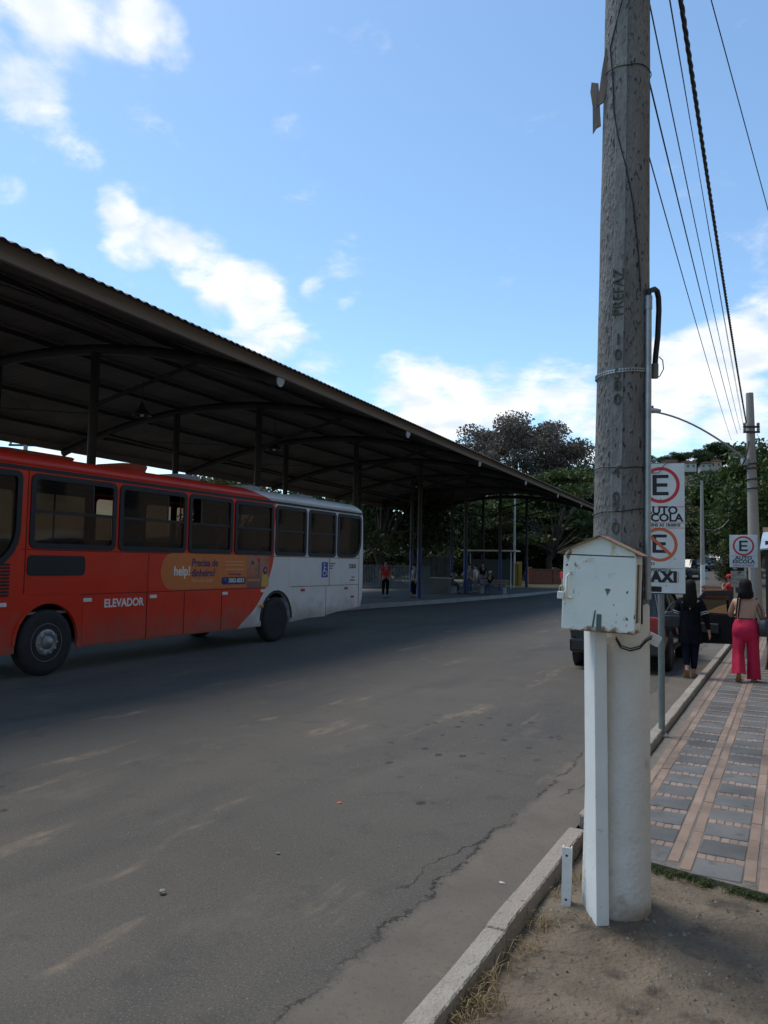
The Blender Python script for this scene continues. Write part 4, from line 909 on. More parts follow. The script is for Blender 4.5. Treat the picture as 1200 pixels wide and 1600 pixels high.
txt('wording', 'EXCETO', .05, M['ink'], pn, face_mat((-.065, fy - .0005, zof(881)), (1, 0, 0), (0, 0, 1), (0, -1, 0)), .001, align='RIGHT')
stripe(pn, -.20, .225, zof(888), .003, fy, M['ink'])
txt('wording', 'PERMITIDA', .042, M['ink'], pn, face_mat((0, fy - .0005, zof(891)), (1, 0, 0), (0, 0, 1), (0, -1, 0)), .001)
txt('wording', 'TAXI', .15, M['ink'], pn, face_mat((-.02, fy - .0005, zof(902)), (1, 0, 0), (0, 0, 1), (0, -1, 0)), .011, sx=.98, spacing=1.15)
for z in (zof(894.2), zof(909.5)): stripe(pn, -.225, .175, z, .003, fy, M['ink'])
mb = MB(); mb.box(.172, .176, fy - .001, fy, zof(909.5), zof(894.2)); mb.build('rule', M['ink'], pn)
for (x, z) in ((0, zof(744)), (0, zof(780)), (.14, zof(873)), (.05, zof(915))):
    mb = MB(); mb.lathe([(0, .004), (.006, .002), (.006, 0)], 8, M=face_mat((x, fy, z), (1, 0, 0), (0, 0, 1), (0, -1, 0))); mb.build('bolt', M['dark'], pn)
mb = MB(); mb.tube([(-.14, fy - .01, zof(738)), (-.06, fy - .012, zof(739.5)), (-.02, fy - .012, zof(739)), (.03, fy - .012, zof(728)), (.08, fy - .012, zof(722.5))], .004, 5); mb.build('loose_wire', M['cable'], pn)

s2y = 16.0; s2 = apt(1162, 886, s2y)
sg2 = tag(empty('driving_school_sign', (s2.x, s2.y, 0), -R(24)), 'small white parking sign on two thin posts above the woman in red trousers', 'sign')
q = s2y / 1220; zo2 = lambda py: apt(1162, py, s2y).z
mb = MB(); mb.bbox(-.262, .262, -.01, 0, zo2(886.5), zo2(836), .003); pn2 = mb.build('panel', M['sign_white'], sg2)
for x in (.03, .155):
    mb = MB(); mb.box(x - .022, x + .022, .002, .03, 0, zo2(840)); mb.build('post', M['steel'], sg2)
ringp(pn2, 0, zo2(853), .20, .165, -.011, M['sign_red']); e_glyph(pn2, 0, zo2(853), .215, -.011)
stripe(pn2, -.25, .25, zo2(868.7), .006, -.011, M['grey_post'])
txt('wording', 'AUTO', .095, M['ink'], pn2, face_mat((0, -.0115, zo2(872)), (1, 0, 0), (0, 0, 1), (0, -1, 0)), .003, sx=1.2)
txt('wording', 'ESCOLA', .095, M['ink'], pn2, face_mat((0, -.0115, zo2(877.7)), (1, 0, 0), (0, 0, 1), (0, -1, 0)), .003, sx=1.2)
stripe(pn2, -.25, .25, zo2(881.2), .004, -.011, M['sign_red'])
txt('wording', '8:00HS AS 18:00HS', .04, M['sign_red'], pn2, face_mat((0, -.0115, zo2(883.8)), (1, 0, 0), (0, 0, 1), (0, -1, 0)), .001, sx=1.2)
nb_p = apt(1154, 900, 22.0)
nbd = tag(empty('notice_board', (nb_p.x, nb_p.y, 0), -R(24)), 'pale stacked notice board standing behind the small driving school sign', 'board')
for k in range(4):
    mb = MB(); z = 1.30 + k * .115; mb.bbox(-.20, .17, -.02, 0, z, z + .105, .004); mb.build('notice_panel', M['kerb'], nbd)
txt('wording', 'PT', .10, M['ink'], nbd, face_mat((.03, -.021, 1.70), (1, 0, 0), (0, 0, 1), (0, -1, 0)), .004)
for x in (-.15, .12):
    mb = MB(); mb.box(x - .02, x + .02, .003, .03, 0, 1.74); mb.build('post', M['dark'], nbd)

# ------------------------------------------------------------------ far poles, street lamp, overhead wires
M['pole_far'] = mat('pale_concrete', (.36, .31, .255), .85, c2=(.28, .24, .20), scale=1.5, stretch=(1, 1, .3))
fp = apt(1180, 840, 24.0); FPX_, FPY_ = fp.x, 24.0
p2 = tag(empty('lamp_pole', (FPX_, FPY_, 0), 0), 'tall pale concrete pole with curved street lamp arm and wires on top', 'pole')
p2.rotation_euler = (0, -R(.9), 0)
mb = MB(); mb.tube([(0, 0, z) for z in lin(-.1, 7.28, 12)], [.20 - .0125 * z for z in lin(0, 7.3, 12)], 18); mb.build('shaft', M['pole_far'], p2)
za = apt(1165, 722, 24).z; lamp_pt = apt(1022, 640, 23.2) - Vector((FPX_, FPY_, 0))
arm = []
for i in range(15):
    u = i / 14; x = lamp_pt.x * u - .1 * (1 - u); z = za + (lamp_pt.z - za) * (math.sin(u * math.pi / 2 * .92) / math.sin(math.pi / 2 * .92)) ** .92
    arm.append(Vector((x, lamp_pt.y * u, z)))
mb = MB(); mb.tube(arm, .03, 8); ao = mb.build('lamp_arm', M['steel'], p2)
e_ = arm[-1]; mb = MB()
mb.loft([[Vector((e_.x + dx, e_.y + w_ * math.cos(a), e_.z + .02 + h_ * math.sin(a))) for a in [2 * math.pi * j / 10 for j in range(10)]] for dx, w_, h_ in ((.30, .05, .04), (.16, .08, .075), (.0, .10, .08), (-.22, .10, .06), (-.42, .06, .03))]); mb.build('lamp_head', M['steel'], ao)
mb = MB(); mb.lathe([(0, .10), (.04, .08), (.045, 0)], 10, M=Matrix.Translation((e_.x + .05, e_.y, e_.z + .08))); mb.build('photocell', M['dark'], ao)
mb = MB(); mb.bbox(-.30, -.12, -.10, .10, za - .10, za + .12, .02); mb.build('arm_bracket', M['steel'], p2)
for z in (apt(1176, 725, 24).z, apt(1176, 732, 24).z, apt(1176, 749, 24).z, 4.3):
    mb = MB(); mb.lathe([(.17, -.02), (.185, -.02), (.185, .02), (.17, .02)], 18, M=Matrix.Translation((0, 0, z))); mb.build('band', M['dark'], p2)
for z in (apt(1172, 668, 24).z, apt(1172, 676, 24).z):
    mb = MB(); mb.box(-.28, .22, -.15, -.09, z - .03, z + .03); x_ = mb.build('crossarm', M['dark'], p2)
    for x in (-.24, .18):
        mb = MB(); mb.lathe([(.02, -.04), (.05, -.02), (.04, .0), (.055, .02), (.03, .06), (0, .065)], 10, M=Matrix.Translation((x, -.12, z + .07))); mb.build('insulator', M['kerb'], x_)
mb = MB(); mb.tube([(-.12, -.12, 5.75), (-.2, -.2, 5.5), (-.28, -.2, 5.2), (-.38, -.1, 4.95)], .022, 6); mb.build('cable_tail', M['cable'], p2)

mp = apt(1098, 919, 50.0)
p3 = tag(empty('slim_pole', (mp.x, mp.y, .35), 0), 'slender grey pole with white foot far up the street', 'pole')
mb = MB(); mb.tube([(0, 0, -.5), (0, 0, 1.7)], .145, 12, 1); mb.tube([(0, 0, 1.7), (.0, 0, 7.1)], [.14, .085], 12, 0); mb.build('shaft', [M['pole_far'], M['white']], p3)
mb = MB(); mb.tube([(.08, 0, 4.0), (.7, 0, 3.9), (1.3, 0, 4.15), (1.7, 0, 4.6)], .012, 5); mb.tube([(-.08, 0, 3.5), (-1.2, -1, 4.3), (-2.2, -3, 5.0)], .012, 5); mb.build('drop_wire', M['steel'], p3)
mb = MB(); mb.box(-.25, .1, -.03, .03, 6.95, 7.02); mb.build('crossarm', M['dark'], p3)
bp_ = apt(40, 700, 46.0)
p4 = tag(empty('distribution_pole', (bp_.x, bp_.y, 0), 0), 'power pole with crossarm glimpsed between the canopy and the front of the bus roof', 'pole')
mb = MB(); mb.tube([(0, 0, -.1), (0, 0, 9.2)], [.22, .11], 12); mb.build('shaft', M['pole_far'], p4)
mb = MB(); mb.box(-1.0, 1.9, -.05, .05, 8.35, 8.47); x_ = mb.build('crossarm', M['dark'], p4)
for x in (-.9, .0, .9, 1.8):
    mb = MB(); mb.lathe([(.03, 0), (.09, .05), (.05, .1), (.10, .15), (.05, .2), (.09, .25), (.03, .32), (0, .33)], 10, M=Matrix.Translation((x, 0, 8.47))); mb.build('insulator', M['cap'], x_)
for x in (-.5, .4, 1.2):
    mb = MB(); mb.tube([(x - .5, 0, 8.75), (x - .3, 0, 9.15), (x, 0, 9.2), (x + .3, 0, 8.95), (x + .4, 0, 8.5)], .02, 5); mb.build('jumper_wire', M['cable'], x_)

def wire(name, a, b, sag, r, label, n=28, twist=0, grp='overhead wires beside the concrete pole', over=0.0):
    a, b = Vector(a), Vector(b); mb = MB()
    pts = []
    for i in range(n + 1):
        u = i / n; p = a.lerp(b, u); p.z -= sag * 4 * u * (1 - u); pts.append(p)
    if twist:
        N = 260
        for ph in (0, 2.1, 4.2):
            q = []
            for i in range(N + 1):
                u = i / N; p = a.lerp(b, u); p.z -= sag * 4 * u * (1 - u); an = u * twist * 2 * math.pi + ph
                q.append(p + Vector((math.cos(an), 0, math.sin(an))) * r * 1.05)
            mb.tube(q, r, 5, cap=False)
    else: mb.tube(pts, r * .68, 5, cap=False)
    return tag(mb.build(name, M['cable'], fix=False), label, 'wire', grp)
top = lambda z, dx=0, dy=.1: (PM @ Vector((dx, dy, z + .06)))
far = lambda px, py: apt(px, py, 23.85)
wire('bundled_cable', top(6.75, .06), far(1166, 660), .16, .013, 'thick twisted black cable, heaviest of the overhead wires', twist=46)
wire('overhead_wire', top(4.58, .02), far(1143, 688), .10, .007, 'lowest thin overhead wire leaving the concrete pole', grp='overhead wires beside the concrete pole')
wire('overhead_wire', top(5.08, .02), far(1152, 678), .12, .009, 'second lowest thin overhead wire leaving the concrete pole')
wire('overhead_wire', top(5.72, .0), far(1157, 672), .14, .008, 'third lowest thin overhead wire leaving the concrete pole')
wire('overhead_wire', top(6.35, .03), far(1163, 668), .10, .006, 'hair-thin wire just left of the twisted cable')
wire('overhead_wire', top(6.60, .0), far(1161, 664), .13, .006, 'hair-thin wire hugging the left of the twisted cable')
wire('service_drop', top(6.55, .10), apt(1330, 800, 20), .05, .007, 'single thin wire running to the right edge of the picture')
wire('service_drop', (FPX_ + .1, FPY_, 6.0), apt(1260, 790, 26), .15, .010, 'thin wire dropping right from the street lamp pole')

# ------------------------------------------------------------------ people
def skin_body(name, joints, bones, m, parent, root, sub=1):
    """one continuous surface grown from a jointed skeleton: joints {key: (pos, radius)}, bones [(a, b)]"""
    keys = list(joints); ix = {k: i for i, k in enumerate(keys)}
    me = bpy.data.meshes.new(name); me.from_pydata([joints[k][0] for k in keys], [(ix[a], ix[b]) for a, b in bones], [])
    o = bpy.data.objects.new(name, me); col.objects.link(o)
    md = o.modifiers.new('skin', 'SKIN'); md.use_smooth_shade = True
    for k in keys:
        r = joints[k][1]; r = r if isinstance(r, tuple) else (r, r)
        sv = me.skin_vertices[0].data[ix[k]]; sv.radius = r; sv.use_root = (k == root)
    sb_ = o.modifiers.new('sub', 'SUBSURF'); sb_.levels = sub; sb_.render_levels = sub
    dg = bpy.context.evaluated_depsgraph_get(); dg.update()
    me2 = bpy.data.meshes.new_from_object(o.evaluated_get(dg)); me2.name = name
    bpy.data.objects.remove(o); bpy.data.meshes.remove(me)
    me2.materials.clear()
    for p in me2.polygons: p.use_smooth = True
    return obj(name, me2, m, parent)
def person(name, label, loc, heading, pose, skin, top, bottom, hair, shoes, hgt=1.6, cat='person', group=None, hair_len=.0, sleeve='short', wide=0.0, cap=None, sit=False, girth=1.0, extra=None):
    """figure facing local +y. pose holds joint overrides in metres for a 1.60 m figure"""
    k = hgt / 1.60; root = tag(empty(name, loc, heading), label, cat, group); root.scale = (k, k, k)
    J = dict(pelvis=(0, 0, .86), waist=(0, 0, 1.0), chest=(0, .01, 1.19), neck0=(0, .0, 1.33), neck1=(0, .015, 1.40), head0=(0, .03, 1.46), head1=(0, .025, 1.56),
             sh_l=(-.165, 0, 1.285), el_l=(-.215, -.03, 1.03), wr_l=(-.225, .04, .82), ha_l=(-.222, .06, .74),
             sh_r=(.165, 0, 1.285), el_r=(.215, -.03, 1.03), wr_r=(.225, .04, .82), ha_r=(.222, .06, .74),
             hp_l=(-.09, 0, .80), kn_l=(-.095, .02, .46), an_l=(-.095, -.02, .085), he_l=(-.095, -.05, .045), to_l=(-.10, .14, .03),
             hp_r=(.09, 0, .80), kn_r=(.095, .02, .46), an_r=(.095, -.02, .085), he_r=(.095, -.05, .045), to_r=(.10, .14, .03))
    J.update(pose)
    g = girth
    Rr = dict(pelvis=(.15 * g, .115 * g), waist=(.125 * g, .10 * g), chest=(.15 * g, .105 * g), neck0=.062, neck1=.05, head0=(.066, .078), head1=(.072, .085),
              sh_l=.055, el_l=.042 * g, wr_l=.027, ha_l=(.034, .017), sh_r=.055, el_r=.042 * g, wr_r=.027, ha_r=(.034, .017),
              hp_l=.095 * g, kn_l=.06 * g, an_l=.037, he_l=.035, to_l=(.038, .02), hp_r=.095 * g, kn_r=.06 * g, an_r=.037, he_r=.035, to_r=(.038, .02))
    bones = [('pelvis', 'waist'), ('waist', 'chest'), ('chest', 'neck0'), ('neck0', 'neck1'), ('neck1', 'head0'), ('head0', 'head1')]
    for s_ in 'lr': bones += [('chest', 'sh_' + s_), ('sh_' + s_, 'el_' + s_), ('el_' + s_, 'wr_' + s_), ('wr_' + s_, 'ha_' + s_), ('pelvis', 'hp_' + s_), ('hp_' + s_, 'kn_' + s_), ('kn_' + s_, 'an_' + s_), ('an_' + s_, 'he_' + s_), ('he_' + s_, 'to_' + s_)]
    jt = {q: (Vector(J[q]), Rr[q]) for q in J}
    for s_, sg_ in (('l', -1), ('r', 1)):                       # five fingers on each hand
        w, h_ = Vector(J['wr_' + s_]), Vector(J['ha_' + s_]); d = (h_ - w).normalized(); side = Vector((0, 1, 0)) - d * d.y; side.normalize()
        for f, (off, ln) in enumerate(((-.026, .062), (-.009, .076), (.009, .072), (.025, .055))):
            a = h_ + side * off + d * .01; b_ = a + d * ln * .55; c_ = a + d * ln * .9 - Vector((sg_ * .018, 0, 0))
            jt['f%s%d0' % (s_, f)] = (b_, .0085); jt['f%s%d1' % (s_, f)] = (c_, .007)
            bones += [('ha_' + s_, 'f%s%d0' % (s_, f)), ('f%s%d0' % (s_, f), 'f%s%d1' % (s_, f))]
        th = w.lerp(h_, .45) + side * .04 + d * .01; jt['t%s0' % s_] = (th, .010); jt['t%s1' % s_] = (th + d * .035 + side * .012, .008); bones += [('ha_' + s_, 't%s0' % s_), ('t%s0' % s_, 't%s1' % s_)]
    body = skin_body('body', jt, bones, skin, root, 'pelvis', 1)
    hd = Vector(J['head1']).lerp(Vector(J['head0']), .35)
    # face: nose, eyes, mouth, ears
    mb = MB(); mb.loft([ell(hd.x, hd.y + .083, hd.z + .015, .006, .004, 6), ell(hd.x, hd.y + .092, hd.z - .008, .011, .010, 6), ell(hd.x, hd.y + .090, hd.z - .02, .013, .009, 6), ell(hd.x, hd.y + .083, hd.z - .026, .008, .004, 6)]); mb.build('nose', skin, root)
    for sx in (-1, 1):
        mb = MB(); mb.lathe([(0, .012), (.009, .008), (.011, 0), (0, -.004)], 8, M=Matrix.Translation((hd.x + sx * .03, hd.y + .073, hd.z + .018)) @ Matrix.Rotation(R(-90), 4, 'X')); mb.build('eye', M['ink'], root)
        mb = MB(); mb.loft([ell(hd.x + sx * .072, hd.y - .005, hd.z + dz, .009, rr, 8) for dz, rr in ((-.03, .006), (-.015, .012), (.005, .017), (.022, .015), (.03, .006))]); mb.build('ear', skin, root)
    mb = MB(); mb.bbox(hd.x - .024, hd.x + .024, hd.y + .072, hd.y + .082, hd.z - .052, hd.z - .042, .003); mb.build('mouth', M['lips'], root)
    # hair
    mb = MB(); c = hd + Vector((0, -.012, .03)); rings = []
    if hair_len:
        for z, rx, ry, dy in ((.098, .02, .02, 0), (.085, .062, .066, 0), (.055, .086, .096, -.004), (.02, .095, .102, -.014), (-.04, .097, .088, -.032), (-.10, .105, .075, -.050), (-hair_len * .62, .118, .066, -.066), (-hair_len, .112, .05, -.075), (-hair_len - .02, .07, .03, -.078)):
            rings.append(ell(c.x, c.y + dy, c.z + z, rx, ry, 16))
    else:
        for z, rx, ry, dy in ((.078, .02, .02, 0), (.068, .055, .06, 0), (.045, .078, .092, -.002), (.01, .083, .092, -.012), (-.03, .079, .07, -.028), (-.06, .06, .05, -.035)):
            rings.append(ell(c.x, c.y + dy, c.z + z, rx, ry, 16))
    for rg in rings:
        for i_, p in enumerate(rg):
            nz = mnoise.noise(Vector((p.x * 60, p.y * 60, p.z * 6))); p.x += (p.x - c.x) * .06 * nz; p.y += (p.y - c.y) * .06 * nz
    mb.loft(rings[::-1]); mb.build('hair', hair, root)
    if cap:
        mb = MB(); mb.loft([ell(c.x, c.y + .01, c.z + z, rx, ry, 16) for z, rx, ry in ((.0, .092, .102), (.03, .091, .10), (.065, .075, .082), (.088, .04, .045), (.095, .005, .005))]); cp = mb.build('cap', cap, root)
        mb = MB(); mb.prism([(-.07, 0), (.07, 0), (.055, .07), (0, .09), (-.055, .07)], .008, M=Matrix.Translation((c.x, c.y + .09, c.z + .0))); mb.build('peak', cap, cp)
    if top is not None:
        keys = ['pelvis', 'waist', 'chest', 'neck0', 'sh_l', 'el_l', 'sh_r', 'el_r']; bs = [('pelvis', 'waist'), ('waist', 'chest'), ('chest', 'neck0'), ('chest', 'sh_l'), ('sh_l', 'el_l'), ('chest', 'sh_r'), ('sh_r', 'el_r')]
        tj = {}
        for q in keys:
            p = Vector(J[q]); r = Rr[q]; r = r if isinstance(r, tuple) else (r, r)
            if q.startswith('el') and sleeve == 'short': p = Vector(J['sh_' + q[-1]]).lerp(p, .6)
            e = .014 if q != 'neck0' else .006
            tj[q] = (p, (r[0] + e, r[1] + e))
        if sleeve == 'long':
            for s_ in 'lr': tj['wr_' + s_] = (Vector(J['wr_' + s_]), (.038, .038)); bs.append(('el_' + s_, 'wr_' + s_))
        skin_body('top', tj, bs, top, root, 'waist', 1)
    keys = ['waist', 'pelvis']; bs = [('waist', 'pelvis')]; tj = {'waist': (Vector(J['waist']).lerp(Vector(J['pelvis']), .35), (Rr['waist'][0] + .012, Rr['waist'][1] + .012)), 'pelvis': (Vector(J['pelvis']), (Rr['pelvis'][0] + .012, Rr['pelvis'][1] + .02))}
    for s_ in 'lr':
        hp, kn, an = (Vector(J[q + s_]) for q in ('hp_', 'kn_', 'an_'))
        tj['hp_' + s_] = (hp, Rr['hp_' + s_] + .014 + wide * .2); tj['kn_' + s_] = (kn, Rr['kn_' + s_] + .018 + wide * .7); tj['an_' + s_] = (an.lerp(kn, .08 if not wide else -.02), .05 + wide)
        bs += [('pelvis', 'hp_' + s_), ('hp_' + s_, 'kn_' + s_), ('kn_' + s_, 'an_' + s_)]
    if wide:
        mb = MB(); mb.loft([ell(0, -.005 - .02 * (1 if .74 < z < .95 else 0), z, rx, ry, 24) for z, rx, ry in ((1.005, .158, .132), (.96, .172, .148), (.90, .196, .168), (.83, .206, .176), (.76, .204, .165), (.70, .195, .14), (.66, .17, .10))]); tro = mb.build('trousers', bottom, root)
        for s_ in 'lr':
            hp, kn, an = (Vector(J[q + s_]) for q in ('hp_', 'kn_', 'an_')); hem = an.lerp(kn, -.06); rings = []
            for i in range(15):
                u = i / 14; p = hp.lerp(kn, u / .5) if u < .5 else kn.lerp(hem, (u - .5) / .5)
                p = p + Vector((0, 0, .06 * (1 - min(1, u * 5)))); rx = .108 - .014 * math.sin(u * math.pi) - .004 * u; ry = .13 - .03 * u
                rings.append([p + Vector(((rx + .009 * math.sin(5 * a + u * 3 + (1 if s_ == 'l' else 0)) * u) * math.cos(a), (ry + .010 * math.sin(4 * a + 2 * u)) * math.sin(a), .012 * math.sin(3 * a) * u)) for a in [2 * math.pi * j / 22 for j in range(22)]])
            mb = MB(); mb.loft(rings, cap=False); mb.build('trouser_leg', bottom, tro)
    else: skin_body('trousers', tj, bs, bottom, root, 'pelvis', 1)
    for s_ in 'lr':
        he, to = Vector(J['he_' + s_]), Vector(J['to_' + s_]); d = (to - he); d.normalize(); upv = Vector((0, 0, 1)) - d * d.z; upv.normalize(); sd = d.cross(upv)
        mb = MB(); Mx = face_mat(he - d * .03 - upv * .034, sd, d, upv); mb.prism([(-.03, 0), (.03, 0), (.04, .12), (.043, .20), (.03, .255), (-.03, .255), (-.043, .20), (-.04, .12)], .018, M=Mx); sh = mb.build('shoe', shoes, root)
        mb = MB(); mb.loft([[Mx @ Vector((x * .05, y0, .016 + z * hh)) for x, z in ((-1, 0), (-.9, .5), (-.4, 1), (.4, 1), (.9, .5), (1, 0))] for y0, hh in ((.15, .04), (.18, .04))], smooth=False); mb.build('strap', shoes, sh)
    return root
M['lips'] = mat('lips', (.30, .10, .08), .5)
M['skin'] = mat('skin_tan', (.42, .235, .155), .55, c2=(.38, .205, .135), scale=6); M['skin_dark'] = mat('skin_brown', (.26, .14, .09), .55)
M['hair'] = mat('black_hair', (.006, .005, .006), .7, spec=.15, c2=(.014, .011, .010), scale=50, stretch=(1, 1, .05))
M['cloth_black'] = mat('black_cloth', (.005, .0055, .008), .95, spec=.1, c2=(.009, .010, .014), scale=9, bump=.8)
M['cloth_navy'] = mat('dark_navy_cloth', (.007, .009, .018), .95, spec=.1, c2=(.011, .014, .026), scale=9, bump=.8)
M['crimson'] = mat('crimson_cloth', (.52, .008, .055), .8, c2=(.44, .006, .045), scale=4, bump=1.2, bscale=12)
M['red_cloth'] = mat('red_cloth', (.55, .02, .02), .85, c2=(.45, .015, .015), scale=6, bump=.6)
M['white_cloth'] = mat('white_cloth', (.55, .54, .52), .9); M['jeans'] = mat('blue_jeans', (.04, .07, .15), .9, c2=(.06, .09, .18), scale=8)
M['tan_leather'] = mat('tan_leather', (.38, .17, .07), .6); M['bag'] = mat('dark_bag_leather', (.02, .024, .03), .5, c2=(.03, .035, .045), scale=10, bump=.5)
M['grey_cloth'] = mat('grey_cloth', (.16, .16, .17), .9)

# woman in crimson trousers
SH = -R(TS)
wr = gpt(1172, 1067, -.005)
wA = person('person', 'woman with bare back in wide crimson trousers walking away with a shoulder bag', (wr.x, wr.y + .12, -.004), SH + R(4),
    dict(an_l=(-.115, -.16, .17), he_l=(-.115, -.20, .15), to_l=(-.12, -.10, .035), kn_l=(-.118, -.02, .47), kn_r=(.100, .04, .47), an_r=(.108, .05, .075), he_r=(.108, .02, .045), to_r=(.113, .2, .03),
         el_l=(-.235, .06, 1.05), wr_l=(-.16, .20, 1.06), ha_l=(-.09, .24, 1.08), el_r=(.245, .02, 1.04), wr_r=(.26, .15, .94), ha_r=(.25, .21, .90)),
    M['skin'], None, M['crimson'], M['hair'], M['tan_leather'], hgt=1.60, hair_len=.20, wide=.042, girth=1.16)
mb = MB(); mb.loft([ell(0, .015, z, rx, ry, 18) for z, rx, ry in ((.975, .168, .140), (1.02, .172, .142))], cap=False); mb.build('top_band', M['cloth_black'], wA)
mb = MB(); mb.loft([[Vector((x, .145 - .0 + .02 * math.cos(x * 8), z)) for x in (-.15, -.08, 0, .08, .15)] + [Vector((x, .10, z)) for x in (.15, .08, 0, -.08, -.15)] for z in (1.02, 1.15, 1.27)], smooth=False); mb.build('top_front', M['cloth_black'], wA)
for a, b_ in (((-.115, -.132, 1.02), (-.075, -.075, 1.345)), ((-.150, -.11, 1.02), (-.115, -.06, 1.345))):
    mb = MB(); p = [Vector(a).lerp(Vector(b_), u) + Vector((0, -.022 * math.sin(u * math.pi), 0)) for u in lin(0, 1, 6)] + [Vector((b_[0], .02, b_[2] + .018))]; mb.tube(p, .010, 6); mb.build('shoulder_strap', M['cloth_black'], wA)
def handbag(name, label, parent_root, c, rz, size, strap_to, k):
    r = tag(empty(name, c, rz), label, 'handbag')
    w, d, h_ = size; mb = MB()
    mb.loft([[Vector((x * w * sx, y * d * sx, z)) for x, y in rrect(-.5, .5, -.5, .5, .2)] for z, sx in ((0, .75), (.03, .97), (h_ * .6, 1.0), (h_ * .9, .86), (h_, .6))]); mb.build('pouch', M['bag'], r)
    mb = MB(); s0 = Vector((0, -w * .3 if False else 0, h_ * .95)); top_ = Vector(strap_to)
    mb.tube([Vector((-w * .32, 0, h_ * .92)), Vector((-w * .25, 0, h_ * 1.3)).lerp(top_, .35), top_ + Vector((-.02, 0, 0)), top_ + Vector((.02, 0, 0)), Vector((w * .25, 0, h_ * 1.3)).lerp(top_, .35), Vector((w * .32, 0, h_ * .92))], .012, 6); mb.build('strap', M['bag'], r)
    mb = MB(); mb.box(-w * .4, w * .4, -d * .52, -d * .5, h_ * .72, h_ * .74); mb.build('zip', M['steel'], r)
    return r
wm = Matrix.Translation(wA.location) @ Matrix.Rotation(SH + R(4), 4, 'Z')
c = wm @ Vector((.275, -.02, .74)); handbag('shoulder_bag', 'dark shoulder bag hanging at the right side of the woman in crimson', wA, c, SH + R(80), (.34, .13, .27), (0.0, .12, .60), 1)

# woman in black
wb = gpt(1083, 1060, -.005)
wB = person('person', 'woman in a black tunic and dark trousers walking along the kerb', (wb.x, wb.y + .10, -.004), SH + R(2),
    dict(an_l=(-.05, -.10, .16), he_l=(-.05, -.14, .14), to_l=(-.06, -.06, .035), kn_l=(-.07, -.0, .47), kn_r=(.06, .05, .47), an_r=(.045, .04, .085), he_r=(.045, .01, .05), to_r=(.055, .19, .03),
         el_r=(.245, -.03, 1.04), wr_r=(.29, .02, .80), ha_r=(.30, .03, .72), el_l=(-.235, -.01, 1.04), wr_l=(-.22, .06, .84), ha_l=(-.21, .08, .76)),
    M['skin'], M['cloth_black'], M['cloth_navy'], M['hair'], M['tan_leather'], hgt=1.57, hair_len=.36, sleeve='long', girth=1.0)
mb = MB(); mb.loft([ell(0, .0, z, rx, ry, 20) for z, rx, ry in ((.58, .195, .155), (.70, .19, .15), (.86, .178, .145), (1.0, .15, .122), (1.12, .16, .12))], cap=True); mb.build('tunic_skirt', M['cloth_black'], wB)
for z in (1.045, 1.075):
    for s_, e, w_ in (('r', Vector((.245, -.03, 1.04)), Vector((.165, 0, 1.285))), ('l', Vector((-.235, -.01, 1.04)), Vector((-.165, 0, 1.285)))):
        p = e.lerp(w_, (z - 1.04) / .245 + .12); d = (w_ - e).normalized(); mb = MB(); mb.tube([p, p + d * .010], .0635, 12); mb.build('sleeve_stripe', M['white_cloth'], wB)
wm = Matrix.Translation(wB.location) @ Matrix.Rotation(SH + R(2), 4, 'Z')
c = wm @ Vector((-.29, -.03, .82)); handbag('slouchy_bag', 'dark grey bag hanging at the left side of the woman in black', wB, c, SH + R(20), (.30, .12, .26), (.08, 0, .42), 1)

# person in red with cap, further along
rp = apt(1141, 960, 27.5)
wC = person('person', 'person in red T-shirt and red cap with a hand raised to the mouth', (rp.x, rp.y, -.02), SH + R(75),
    dict(el_r=(.20, .16, 1.10), wr_r=(.08, .22, 1.30), ha_r=(.04, .19, 1.37), el_l=(-.20, .15, 1.08), wr_l=(-.08, .24, 1.22), ha_l=(-.03, .22, 1.29)), M['skin_dark'], M['red_cloth'], M['cloth_black'], M['hair'], M['cloth_black'], hgt=1.60, cap=M['red_cloth'])
bk = tag(empty('backpack', (rp.x + .12, rp.y + .05, 1.0), SH + R(75)), 'black backpack on the person in red', 'backpack')
mb = MB(); mb.bbox(-.15, .15, -.26, -.12, -.02, .40, .05); mb.build('pack', M['bag'], bk)
mb = MB(); mb.bbox(-.11, .11, -.30, -.255, .02, .2, .02); mb.build('pocket', M['bag'], bk)

# people waiting on the platform
def waiting(px, py, Y, hd, label, top, bottom, **kw):
    p = apt(px, py, Y); return person('person', label, (p.x, p.y, .15), hd, kw.pop('pose', {}), kw.pop('skin', M['skin_dark']), top, bottom, M['hair'], M['cloth_black'], group='people waiting at the station', **kw)
waiting(602, 920, 37.5, R(200), 'person in a red shirt standing just behind the rear of the bus', M['red_cloth'], M['cloth_black'], hgt=1.78)
waiting(647, 915, 38.6, R(120), 'person in a pale top beside the first blue-footed column right of the bus', M['grey_cloth'], M['cloth_black'], hgt=1.62, skin=M['skin'])
waiting(733, 920, 44.5, R(160), 'person in grey top and jeans right of the second blue-footed column', M['grey_cloth'], M['jeans'], hgt=1.68, skin=M['skin'])
waiting(743, 920, 46.2, R(60), 'person in white shirt standing among the waiting people', M['white_cloth'], M['grey_cloth'], hgt=1.64, skin=M['skin'])
waiting(754, 920, 47.5, R(200), 'tall person in dark clothes and jeans between the columns', M['cloth_navy'], M['jeans'], hgt=1.80)
